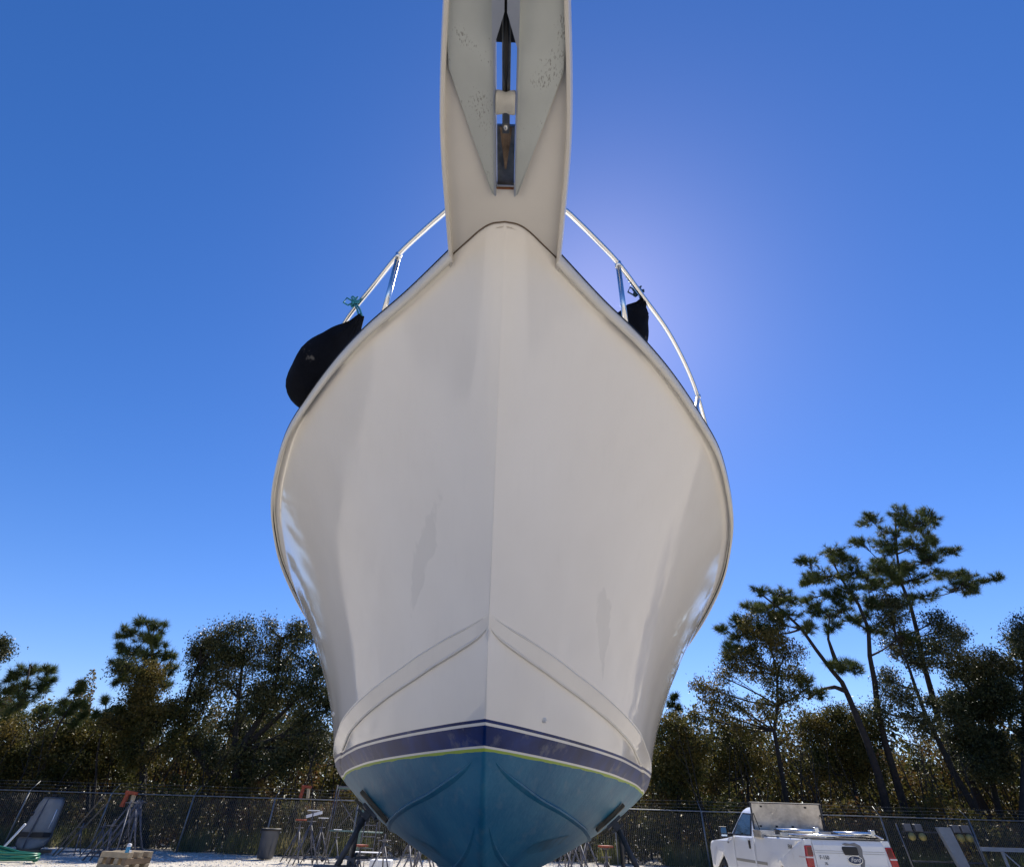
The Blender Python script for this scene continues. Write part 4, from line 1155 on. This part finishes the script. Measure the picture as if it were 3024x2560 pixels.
stand_copy(C0, 935, 24.4, .9, 'grey boat stand partly behind the tall white-padded one', .86)
stand_copy(C0, 985, 23.4, .2, 'short grey stand between the tall one and the ladder', .66)
j = 0
for (px, Y, rz, sc, lb) in [(1205, 19, .1, 1.1, 'leftmost bare stand of the cluster under the left half of the hull'), (1225, 19.6, .6, 1.15, 'second bare stand of the cluster under the left half of the hull'), (1245, 20.2, 1.0, 1.15, 'third bare stand of the cluster under the left half of the hull'), (1262, 20.8, .3, 1.2, 'rightmost bare stand of the cluster under the left half of the hull'),
                            (1668, 18.6, .4, 1.15, 'leftmost bare stand of the cluster under the right half of the hull'), (1690, 19.2, .9, 1.2, 'second bare stand of the cluster under the right half of the hull'), (1712, 19.8, .2, 1.25, 'third bare stand of the cluster under the right half of the hull'), (1735, 20.4, .7, 1.3, 'rightmost bare stand of the cluster under the right half of the hull'),
                            (1130, 18.0, .5, 1.1, 'bare stand in front of the white foam block')]:
    stand_copy(B0, px, Y, rz, lb, sc)
stand_copy(A0, 1790, 15.5, .3, 'stand with an orange pad low under the right side of the hull', .8)
stand_copy(A0, 1062, 15.0, .8, 'rust-orange topped stand low beside the white foam block', .72)

# orange-painted blocks hung at the top of the fence
def blocks(px, py, Y, label, seed):
    rnd = random.Random(seed)
    c = at(px, py, Y)
    m = MB()
    root = empty('orange_block_bundle', tuple(c), 0, label, 'wooden blocks')
    MB().box((0, 0, .16), (.44, .1, .1), Matrix.Rotation(.08, 3, 'Y')).build('block', M['orange'], root)
    MB().box((-.16, .02, -.06), (.12, .1, .4), Matrix.Rotation(.15, 3, 'Y')).build('block', M['orange'], root)
    MB().box((.12, .03, -.08), (.11, .1, .36), Matrix.Rotation(-.12, 3, 'Y')).build('block', M['wood'], root)
blocks(383, 2356, 23.6, 'orange and bare wooden stand heads stacked above the nested grey stands by the fence', 1)
blocks(903, 2335, 28.3, 'faded red and yellow wooden heads hanging on the fence wires left of the ladder', 2)

# ============================================================ YARD THINGS, left
# timber cribbing
cr = empty('timber_cribbing', (at(362, 2512, 19.6).x, 19.9, 0), R(-16), 'low stack of short weathered timber beams at the bottom left', 'timber stack')
z = 0.02
for lay in range(3):
    if lay % 2 == 0:
        for k in range(3):
            MB().box((0, -.36 + k * .36, z + .068), (1.02, .15, .136)).build('beam', M['wood'], cr, bevel=.008)
    else:
        for k in range(4):
            MB().box((-.42 + k * .28, 0, z + .068), (.15, .92, .136)).build('beam', M['woodd'] if k % 2 else M['wood'], cr, bevel=.008)
    z += .141
cp = at(383, 2508, 19.3); cp.z = z
can = empty('spray_can', (cp.x, 19.2, z), 0, 'small blue and white can standing on the timber stack', 'can')
MB().lathe((0, 0, 0), [(0, 0), (.055, 0), (.055, .12), (.055, .13)], 18).build('can_body', M['canblue'], can)
MB().lathe((0, 0, .13), [(.055, 0), (.055, .055), (.03, .075), (0, .075)], 18).build('can_top', M['foam'], can)
MB().box((.09, 0, .03), (.06, .05, .05), Matrix.Rotation(.5, 3, 'Z')).build('paper_scrap', M['foam'], can)

# dustbin
tb = empty('dustbin', (at(782, 2530, 26.4).x, 26.4, 0), 0, 'tall grey plastic dustbin standing by the fence', 'bin')
MB().lathe((0, 0, 0), [(0, .01), (.28, .01), (.30, .04), (.345, .9), (.36, .94), (.37, .94)], 28).build('bin_body', M['plast'], tb)
m = MB().lathe((0, 0, .93), [(.35, -.05), (.385, -.04), (.39, .01), (.36, .03), (.345, .01)], 28); m.build('liner_rim', M['black'], tb)
for sg in (-1, 1): MB().box((sg * .38, 0, .83), (.05, .14, .05)).build('handle', M['plast'], tb, bevel=.01)
m = MB()
for k in range(8):
    a = k * math.pi / 4; m.box((math.cos(a) * .325, math.sin(a) * .325, .45), (.012, .03, .7), Matrix.Rotation(a, 3, 'Z'))
m.build('rib', M['plast'], tb)

# upended grey dinghy hull leaning at the fence
dg = empty('grey_dinghy', (at(84, 2480, 24.6).x, 24.8, .16), 0, 'dull grey dinghy hull stood on its stern, keel towards the yard, at the far left', 'dinghy')
V, Fc = [], []; nz, nw = 22, 17
for i in range(nz):
    t = i / (nz - 1)
    hw = float(np.interp(t, [0, .1, .26, .3, .9, 1], [.40, .56, .60, .58, .46, .36]))
    zz = t * 1.55; yb = .15 * t
    for k in range(nw):
        s = -1 + 2 * k / (nw - 1)
        rib = .05 * math.exp(-(s / .06) ** 2)
        dpt = .26 * (1 - abs(s) ** 3) * (1 if t > .25 else .8) + rib
        if .22 < t < .3: dpt -= .05
        V.append((s * hw, yb - dpt, zz))
for i in range(nz - 1):
    for k in range(nw - 1): Fc.append((i * nw + k, i * nw + k + 1, (i + 1) * nw + k + 1, (i + 1) * nw + k))
m = MB(); m.smooth = True; m.add(V, Fc); o = m.build('dinghy_hull', M['dinghy'], dg)
md = o.modifiers.new('s', 'SOLIDIFY'); md.thickness = .02
MB().tube([V[i * nw] for i in range(nz)] + [V[(nz - 1) * nw + k] for k in range(nw)] + [V[i * nw + nw - 1] for i in range(nz - 1, -1, -1)], .022, 8).build('gunwale', M['plast'], dg)
MB().tube([(0, -.30, .03), (0, -.315, .35), (0, -.25, .9), (0, -.14, 1.5)], .022, 8).build('keel_strip', M['lsteel'], dg)
MB().tube([(.47, -.12, .62), (.52, -.16, .9), (.46, -.08, 1.2)], .014, 8).build('grab_rail', M['foam'], dg)
MB().box((.02, .1, 1.60), (.2, .14, .12)).build('bow_fitting', M['black'], dg, bevel=.015)
MB().lathe((-.40, -.06, 1.05), [(0, -.02), (.06, -.02), (.07, 0), (.06, .03), (0, .03)], 14, rot=Matrix.Rotation(R(90), 3, 'X')).build('drain_hole', M['black'], dg)
m = MB(); m.add([(-.595, -.0, .36), (.595, -.0, .36), (.59, .0, .50), (-.59, .0, .50), (-.46, -.225, .36), (.46, -.225, .36), (.46, -.225, .50), (-.46, -.225, .50)], [(0, 4, 7, 3), (4, 5, 6, 7), (5, 1, 2, 6), (3, 7, 6, 2), (0, 1, 5, 4)])
m.build('dark_band', M['black'], dg)
# its shaded cradle
MB().box((0, .1, -.06), (1.2, .7, .1)).build('plinth', M['woodd'], dg)
# leaning planks beside it
for k, (dx, h_, ln) in enumerate([(.95, 1.9, .32), (1.1, 1.65, .42)]):
    b = at(98, 2480, 24.6)
    a_ = Vector((b.x + dx, 24.6, 0)); 
    MB().tube([(0, 0, 0), (ln, 1.1, h_)], .035, 4).build('leaning_plank', M['woodd'], None, label=['longer weathered pole leaning on the fence right of the grey dinghy', 'shorter weathered pole leaning beside the longer one right of the grey dinghy'][k], cat='pole', loc=(a_.x, a_.y, 0))
# green hose coil
hs_ = at(50, 2525, 21)
m = MB(); pts = []
for i in range(150):
    t = i / 149 * 2 * math.pi * 5.5
    r_ = .62 + .05 * math.sin(i * .37); pts.append((r_ * math.cos(t) * 1.45, r_ * math.sin(t) * .8, .06 + .19 * i / 149 + .05 * math.sin(t * .5) + .16 * max(0, -math.cos(t))))
m.tube(pts, .03, 8)
hz_ = m.build('garden_hose', M['green'], label='thick green hose lying in loose coils at the left edge', cat='hose', loc=(hs_.x - .45, 21.2, .0))
m = MB().tube([(0, 0, .1), (.0, .05, .35), (.3, .1, .95)], .035, 8)
m.build('white_pipe', M['foam'], label='short white pipe sticking up behind the green hose', cat='pipe', loc=(at(5, 2500, 22).x - .1, 22.2, 0))

# rolling ladder / scaffold frame
sc_ = empty('scaffold_frame', (at(1000, 2530, 26).x, 26.3, 0), R(8), 'green-painted scaffold frame with rungs standing left of the hull by the fence', 'scaffold')
for sx in (-.62, .62):
    for sy in (-.4, .4):
        MB().tube([(sx, sy, 0), (sx * .93, sy, 2.45 if sx < 0 else 2.1)], .024, 8).build('upright', M['scgreen'] if sx > 0 else M['lsteel'], sc_)
for z_ in (.95, 2.35):
    for sy in (-.4, .4):
        MB().tube([(-.6, sy, z_), (1.5 if z_ < 1 else .55, sy, z_ - .03)], .02, 8).build('crossbar', M['scgreen'], sc_)
for (a, b) in (((-.6, -.4, 2.2), (.6, -.4, .95)), ((.55, -.4, 2.0), (-.35, -.4, .95))):
    MB().tube([a, b], .014, 6).build('diagonal_brace', M['lsteel'], sc_)
MB().box((0, 0, 2.4), (1.1, .7, .035)).build('platform_board', M['lsteel'], sc_)
for sx in (-.62, .62): MB().tube([(sx, -.44, .07), (sx, -.40, .07)], .07, 14).build('caster', M['black'], sc_)
ld = empty('step_ladder', (at(1085, 2530, 22).x, 22, 0), R(-6), 'grey step ladder standing open behind the left hull stand', 'ladder')
for sx in (-1, 1): MB().tube([(sx * .26, -.35, 0), (sx * .17, 0, 2.0)], .022, 6).build('rail', M['lsteel'], ld)
for sx in (-1, 1): MB().tube([(sx * .24, .5, 0), (sx * .17, .03, 1.98)], .014, 6).build('back_leg', M['lsteel'], ld)
for k in range(6):
    z_ = .3 + k * .3; q = z_ / 2.0
    MB().box((0, -.35 * (1 - q), z_), (.52 - .18 * q, .07, .025)).build('tread', M['lsteel'], ld)
MB().box((0, .01, 2.0), (.38, .16, .03)).build('top_cap', M['lsteel'], ld)
# white board leaning, foam block, tray
MB().box((0, 0, 0), (.62, .03, .1), Matrix.Rotation(R(-14), 3, 'Y')).build('white_board', M['foam'], label='short white board fixed aslant between the stands and the scaffold', cat='board', loc=tuple(at(928, 2404, 25.6)))
fb = at(1126, 2548, 20)
MB().box((0, 0, .21), (.62, .5, .42)).build('foam_block', M['foam'], label='white foam block on the gravel under the left side of the hull', cat='block', bevel=.03, loc=(fb.x, 20, 0))
tr = at(1085, 2520, 19)
MB().box((0, 0, 0), (.75, .3, .02)).box((-.3, 0, -.3), (.04, .04, .58)).box((.3, 0, -.3), (.04, .04, .58)).build('narrow_bench', M['foam'], label='narrow white-topped bench by the foam block', cat='bench', loc=(tr.x, 19, .62), bevel=.003)

# ============================================================ YARD THINGS, right
ux = at(2790, 2450, 27).x
up_ = empty('utility_pedestal', (ux, 27, 0), 0, 'pale grey utility box on twin posts standing in front of the fence at the right', 'utility box')
MB().prism([(-.33, 1.66), (.22, 1.66), (.42, .35), (-.0, .30)], 'y', -.09, .09).build('cabinet', M['pale'], up_, bevel=.01)
for sx in (.1, .3): MB().tube([(sx, 0, .0), (sx, 0, .36)], .035, 8).build('post', M['pale'], up_)
lx = empty('lamp_rack', (ux, 27.5, 0), 0, 'dark rack with two pairs of yellow lamps behind the utility box', 'lamp rack')
for k, dx in enumerate((-1.25, -.8, .82, 1.2)):
    lp = MB().lathe((dx, -.07, 1.32), [(0, -.03), (.12, -.025), (.14, .02), (.13, .1), (0, .12)], 16, rot=Matrix.Rotation(R(90), 3, 'X')).build('lamp', M['yellow'], lx)
    MB().box((dx, .0, 1.62), (.3, .16, .26)).build('lamp_housing', M['badge'], lp, bevel=.02)
for dx in (-1.55, 1.55): MB().tube([(dx, .02, 0), (dx - .12, .02, 1.75)], .03, 6).build('post', M['badge'], lx)
for z_ in (1.48, .5): MB().box((0, .06, z_), (3.0, .05, .06)).build('rail', M['dsteel'], lx)
wx = at(2985, 2510, 24)
tr_ = empty('steel_trestle', (wx.x, 24, 0), 0, 'white-grey steel trestle with diagonal braces at the right edge', 'trestle')
MB().box((.5, 0, 1.03), (3.2, .1, .12)).build('top_beam', M['pale'], tr_)
for dx in (-.35, .55, 1.6): MB().box((dx, 0, .48), (.07, .07, .97)).build('leg', M['pale'], tr_)
for dx in (-.35, .55): MB().tube([(dx + .05, 0, .95), (dx + .85, 0, .1)], .028, 6).build('brace', M['pale'], tr_)
MB().box((.5, .1, .5), (2.2, .06, .06)).build('lower_beam', M['pale'], tr_)

# ============================================================ PICKUP TRUCK
tk = empty('pickup_truck', (7.2, 13.5, 0), R(.7), 'white pickup truck parked facing the fence with a patch of bare primer on its tailgate', 'truck')
TW = .93     # half width at the belt
HB = 1.27    # bed rail height
def side_section(y0, y1, zb, zt, n=2): pass
def body(name, poly_lo_hi, mt=None): pass
# bed sides: shaped panels with wheel arch; outline in (y, z)
def arch(cy, r_, z0, n=14): return [(cy + r_ * math.cos(a), z0 + r_ * math.sin(a)) for a in np.linspace(math.pi, 0, n)]
def side_panel(y0, y1, ztop, zbot, cy, r_, sg, name, x_out=TW, ztop2=None):
    ac = [(y, z) for y, z in arch(cy, r_, .42) if z > zbot and y0 < y < y1]
    poly = [(y0, zbot)] + ac + [(y1, zbot)] + ([(y1, ztop2 - .16), (y1 - .05, ztop2 - .05), (y1 - .16, ztop2)] if y1 > 5 else [(y1, ztop2 or ztop)]) + [(y0, ztop)]
    bm = bmesh.new()
    f = bm.faces.new([bm.verts.new((0, y, z)) for y, z in poly])
    bmesh.ops.triangulate(bm, faces=[f])
    for zc_ in np.linspace(zbot + .08, ztop - .03, 9): bmesh.ops.bisect_plane(bm, geom=bm.verts[:] + bm.edges[:] + bm.faces[:], plane_co=(0, 0, zc_), plane_no=(0, 0, 1))
    for yc_ in np.linspace(y0 + .1, y1 - .1, 16): bmesh.ops.bisect_plane(bm, geom=bm.verts[:] + bm.edges[:] + bm.faces[:], plane_co=(0, yc_, 0), plane_no=(0, 1, 0))
    for v in bm.verts:
        z, y = v.co.z, v.co.y
        x = x_out * (1 - .055 * max(0, (z - .75) / .55) ** 2 - .05 * max(0, (.62 - z) / .3) ** 2)
        d = math.hypot(y - cy, z - .42) - r_
        if -.02 < d < .16: x += .028 * math.sin(math.pi * (d + .02) / .18)
        v.co.x = sg * x
    for f in bm.faces: f.smooth = True
    bmesh.ops.recalc_face_normals(bm, faces=bm.faces)
    o = from_bm(name, bm, M['truck'], tk)
    md = o.modifiers.new('t', 'SOLIDIFY'); md.thickness = .02 * (1 if sg > 0 else 1); md.offset = 0
    return o
for sg in (-1, 1):
    side_panel(0, 2.53, HB + .02, .48, 1.35, .44, sg, 'bed_side', ztop2=HB + .02)
    side_panel(2.55, 3.85, HB - .0, .45, 9, .4, sg, 'door')
    side_panel(3.87, 5.72, 1.24, .5, 4.90, .47, sg, 'front_wing', ztop2=1.12)
# rear: tailgate between the corner posts
tg = MB(); 
prof = [(.0, .56), (-.035, .62), (-.03, .9), (-.045, 1.02), (-.05, 1.2), (-.02, HB + .02), (.04, HB + .02), (.04, .56)]
tg.prism([(y, z) for y, z in prof], 'x', -.735, .735)
tgo = tg.build('tailgate', M['truck'], tk, bevel=.008)
for z_ in (1.11, 1.075): MB().box((0, -.052, z_), (1.44, .006, .004)).build('crease', M['trim'], tgo)
for sg in (-1, 1):
    MB().prism([(sg * .742, .56), (sg * .742, HB + .018), (sg * (TW * .955), HB + .018), (sg * (TW * .99), .9), (sg * TW * .985, .56)], 'y', -.03, .06).build('corner_post', M['truck'], tk, bevel=.01)
    # tail lamp: tall lens wrapping the corner
    ln = MB()
    ln.prism([(sg * .80, .84), (sg * .765, 1.19), (sg * (TW * .965 + .002), 1.19), (sg * (TW * .995 + .006), .96), (sg * (TW * .997 + .006), .84)], 'y', -.055, .26)
    lo = ln.build('tail_lamp', M['red'], tk, bevel=.012)
    MB().prism([(sg * .775, 1.03), (sg * .78, 1.165), (sg * .872, 1.165), (sg * .885, 1.03)], 'y', -.0585, -.05).build('brake_lens', M['dred'], lo)
    MB().prism([(sg * .79, .985), (sg * .788, 1.01), (sg * (TW * .99 + .01), 1.01), (sg * (TW * .995 + .01), .985)], 'y', -.06, .265).build('reversing_lens', M['clear'], lo)
# tailgate hardware
m = MB(); m.prism([(-.15 + .02, 1.075), (-.17 + .02, 1.16), (-.15 + .02, 1.185), (.13 + .02, 1.185), (.145 + .02, 1.16), (.14 + .02, 1.06), (.12 + .02, 1.05), (-.13 + .02, 1.05)], 'y', -.075, -.035)
m.build('tailgate_handle', M['black'], tk, bevel=.008)
rnd = random.Random(4)
poly = [(.03, 1.225), (.1, 1.245), (.2, 1.235), (.3, 1.25), (.4, 1.21), (.42, 1.14), (.395, 1.05), (.41, .97), (.37, .87), (.30, .86), (.33, .95), (.31, 1.02), (.33, 1.1), (.31, 1.19), (.2, 1.205), (.1, 1.2)]
m = MB(); n = len(poly); m.add([(x, -.0535, z) for x, z in poly] + [(x, -.03, z) for x, z in poly], [tuple(range(n))] + [(i, (i + 1) % n, n + (i + 1) % n, n + i) for i in range(n)])
m.v = [(x - .15, y, z) for x, y, z in m.v]
m.build('primer_patch', M['primer'], tk, label='irregular grey patch where the paint has peeled from the tailgate')
em = MB(); nn = 28
def oval(a, b, y0, y1, x0, z0):
    return [(x0 + a * math.cos(t), z0 + b * math.sin(t)) for t in np.linspace(0, 2 * math.pi, nn, endpoint=False)]
em.prism(oval(.155, .073, 0, 0, .06, .975), 'y', -.058, -.04); emo = em.build('emblem', M['steel'], tk)
MB().prism(oval(.143, .062, 0, 0, .06, .975), 'y', -.062, -.056).build('emblem_field', M['emblem'], emo)
def text(s, size, loc, rot, mt, parent, name, shear=0, ex=.003):
    cu = bpy.data.curves.new(name, 'FONT'); cu.body = s; cu.size = size; cu.extrude = ex; cu.align_x = 'CENTER'; cu.align_y = 'CENTER'; cu.shear = shear; cu.offset = size * .012
    o = bpy.data.objects.new('tmp', cu); COL.objects.link(o)
    dg_ = bpy.context.evaluated_depsgraph_get()
    me = bpy.data.meshes.new_from_object(o.evaluated_get(dg_)); me.materials.clear(); me.materials.append(mt)
    bpy.data.objects.remove(o); 
    q = link(name, me, parent); q.location = loc; q.rotation_euler = rot
    return q
text('Ford', .1, (.06, -.064, .975), (R(90), 0, 0), M['stripe'], emo, 'lettering', .35)
text('F-150', .085, (-.56, -.050, 1.0), (R(90), 0, 0), M['badge'], tk, 'lettering')
text('XL', .055, (-.54, -.040, .905), (R(90), 0, 0), M['badge'], tk, 'lettering')
text('FX4', .11, (-TW * .985 - .004, .62, 1.14), (R(90), 0, R(-90)), M['badge'], tk, 'lettering', .2)
text('F-150', .05, (-TW * .985 - .006, 4.25, 1.12), (R(90), 0, R(-90)), M['badge'], tk, 'lettering', .2)
MB().box((0, -.02, .5), (1.75, .12, .14)).build('rear_bumper', M['steel2'], tk, bevel=.02)
# bed floor and inner parts, rail caps
MB().box((0, 1.25, .72), (1.6, 2.46, .04)).build('bed_floor', M['trim'], tk)
MB().box((0, 2.5, 1.0), (1.72, .05, .56)).build('bed_front_wall', M['truck'], tk)
for sg in (-1, 1):
    MB().box((sg * (TW * .94 - .04), 1.26, HB + .032), (.10, 2.52, .022)).build('rail_cap', M['black'], tk, bevel=.005)
MB().box((0, .0, HB + .031), (1.47, .08, .02)).build('tailgate_cap', M['black'], tk, bevel=.005)
# cab: lofted greenhouse
def ring(z, ys_, hw): return [(-hw, ys_[0], z), (hw, ys_[0], z), (hw, ys_[1], z), (-hw, ys_[1], z)]
cab = MB()
R0, R1, R2, R3 = ring(.9, (2.56, 4.3), .88), ring(1.25, (2.56, 4.18), .875), ring(1.80, (2.64, 3.45), .70), ring(1.88, (2.76, 3.32), .60)
V = R0 + R1 + R2 + R3
cab.add(V, [(i * 4 + k, i * 4 + (k + 1) % 4, (i + 1) * 4 + (k + 1) % 4, (i + 1) * 4 + k) for i in range(3) for k in range(4)] + [(12, 13, 14, 15)])
cab.build('cab', M['truck'], tk, bevel=.045)
for sg in (-1, 1):
    # side window glass, a few mm proud, with black surround
    def sidept(y, z, off=0):
        t = (z - 1.25) / .55; hw = .875 + (.70 - .875) * t
        return (sg * (hw + off), y, z)
    fr = [(2.70, 1.285), (2.77, 1.735), (3.36, 1.765), (3.66, 1.58), (3.98, 1.32), (3.98, 1.285)]
    m = MB(); n = len(fr); m.add([sidept(y, z, .004) for y, z in fr] + [sidept(y, z, -.02) for y, z in fr], [tuple(range(n))] + [(i, (i + 1) % n, n + (i + 1) % n, n + i) for i in range(n)])
    sw = m.build('window_surround', M['black'], tk)
    gl = [(2.80, 1.315), (2.84, 1.71), (3.34, 1.735), (3.62, 1.555), (3.80, 1.315)]
    m = MB(); n = len(gl); m.add([sidept(y, z, .009) for y, z in gl] + [sidept(y, z, -.01) for y, z in gl], [tuple(range(n))] + [(i, (i + 1) % n, n + (i + 1) % n, n + i) for i in range(n)])
    m.build('side_window', M['glass'], sw)
    MB().box((sg * (TW * .985 + .012), 2.78, 1.12), (.035, .075, .17)).build('door_handle', M['black'], tk, bevel=.01)
    MB().box((sg * (TW + .004), 3.2, .79), (.022, 1.2, .055)).build('side_trim', M['trim'], tk)
    MB().box((sg * (TW + .004), 2.2, .79), (.022, .58, .055)).build('side_trim', M['trim'], tk)
    mr = empty('door_mirror', (0, 0, 0)); mr.parent = tk
    MB().box((sg * 1.13, 3.9, 1.34), (.20, .10, .24)).tube([(sg * .88, 3.95, 1.29), (sg * 1.1, 3.92, 1.28)], .045, 8).build('mirror_housing', M['black'], mr, bevel=.02)
    MB().box((sg * 1.14, 3.846, 1.345), (.15, .008, .19)).build('mirror_glass', M['mirror'], mr)
    for wy in (1.35, 4.90):
        wq = Matrix.Rotation(R(90), 3, 'Y')
        wh = empty('wheel', (0, 0, 0)); wh.parent = tk
        MB().lathe((sg * .80, wy, .39), [(.24, -.12), (.37, -.12), (.39, -.09), (.39, .09), (.37, .12), (.24, .12), (.24, -.12)], 30, rot=wq).build('tyre', M['tyre'], wh)
        MB().lathe((sg * .80, wy, .39), [(0, -.03), (.1, -.03), (.12, .0), (.22, .02), (.24, .1), (.24, -.1), (0, -.1)], 24, rot=wq).build('rim', M['steel2'], wh)
    m = MB(); m.add([(sg * .90, 1.35 + .43 * math.cos(a), .42 + .43 * math.sin(a)) for a in np.linspace(0, math.pi, 12)] + [(sg * .6, 1.35 + .43 * math.cos(a), .42 + .43 * math.sin(a)) for a in np.linspace(0, math.pi, 12)], [(i, i + 1, 13 + i, 12 + i) for i in range(11)]); m.build('wheel_well', M['well'], tk)
    m = MB(); m.add([(sg * .90, 4.90 + .46 * math.cos(a), .42 + .45 * math.sin(a)) for a in np.linspace(0, math.pi, 12)] + [(sg * .6, 4.90 + .46 * math.cos(a), .42 + .45 * math.sin(a)) for a in np.linspace(0, math.pi, 12)], [(i, i + 1, 13 + i, 12 + i) for i in range(11)]); m.build('wheel_well', M['black'], tk)
MB().add([(-.62, 2.60, 1.33), (.62, 2.60, 1.33), (.56, 2.655, 1.74), (-.56, 2.655, 1.74), (-.62, 2.555, 1.33), (.62, 2.555, 1.33), (.56, 2.61, 1.74), (-.56, 2.61, 1.74)], [(4, 5, 6, 7), (0, 1, 5, 4), (1, 2, 6, 5), (2, 3, 7, 6), (3, 0, 4, 7)]).build('rear_window', M['glass'], tk)
MB().add([(-.72, 4.15, 1.27), (.72, 4.15, 1.27), (.62, 3.47, 1.78), (-.62, 3.47, 1.78), (-.72, 4.18, 1.285), (.72, 4.18, 1.285), (.62, 3.50, 1.795), (-.62, 3.50, 1.795)], [(4, 5, 6, 7), (0, 1, 5, 4), (1, 2, 6, 5), (2, 3, 7, 6), (3, 0, 4, 7)]).build('windscreen', M['glass'], tk)
hd = MB(); hd.add([(-.90, 3.87, 1.235), (.90, 3.87, 1.235), (.88, 5.7, 1.12), (-.88, 5.7, 1.12), (-.6, 3.95, 1.29), (.6, 3.95, 1.29), (.55, 5.65, 1.17), (-.55, 5.65, 1.17)], [(0, 4, 7, 3), (4, 5, 6, 7), (5, 1, 2, 6), (3, 7, 6, 2), (0, 1, 5, 4)])
hd.build('bonnet', M['truck'], tk, bevel=.02)
MB().box((0, 5.75, .78), (1.75, .12, .5)).build('front_bumper', M['steel2'], tk, bevel=.04)
# toolbox with its lid open
tbx = empty('truck_toolbox', (7.16, 15.65, HB + .05), R(.7), 'aluminium crossover toolbox in the truck bed with its lid standing open', 'toolbox')
MB().box((0, 0, .02), (1.86, .46, .16)).build('box_body', M['alu'], tbx, bevel=.008)
rt = Matrix.Rotation(R(9), 3, 'X')
lid = MB().box((-.0, .22, .37), (1.74, .03, .56), rt).build('lid', M['alu'], tbx, bevel=.004)
m = MB(); 
m.box(Vector((0, .22, .37)) + rt @ Vector((0, -.02, .275)), (1.78, .06, .022), rt)
for sg in (-1, 1): m.box(Vector((0, .22, .37)) + rt @ Vector((sg * .88, -.02, 0)), (.022, .06, .56), rt)
m.build('lid_rim', M['dsteel'], lid)
for sg in (-1, 1): MB().tube([(sg * .84, .0, .1), (sg * .84, .19, .42)], .01, 6).build('gas_strut', M['black'], lid)
m = MB()
for (x, z) in ((-.62, .2), (.5, .2), (-.7, -.2), (-.3, -.2), (.1, -.2), (.62, -.22)): m.box(Vector((x, .22, .37)) + rt @ Vector((0, -.022, z)), (.05, .015, .035), rt)
m.build('lid_bracket', M['black'], lid)
def bar(x0, x1, y0, y1, label, z=HB + .13):
    r_ = empty('rack_bar', (7.2, 13.5, 0), R(.7), label, 'rack bar')
    MB().tube([(x0, y0, z), (x1, y1, z + .0)], .036, 12).build('tube', M['steel'], r_)
    MB().box((x1, y1, z + .01), (.09, .1, .12)).tube([(x1, y1, z), (x1 + .1, y1 - .18, HB + .05)], .018, 8).build('clamp', M['steel'], r_, bevel=.01)
    MB().box((x0, y0, z - .03), (.08, .08, .09)).build('foot', M['dsteel'], r_)
bar(-.84, -.16, 1.25, .8, 'shiny metal bar lying from the left bed rail, in front of the toolbox', HB + .15)
bar(.25, .86, .85, .42, 'shiny metal bar at the right side of the truck bed', HB + .13)
MB().tube([(0, 0, 0), (1.9, .0, .02)], .02, 8).build('long_pole', M['steel'], label='thin metal pole lying across the truck bed just behind the tailgate', cat='pole', loc=(6.3, 14.1, HB + .075))
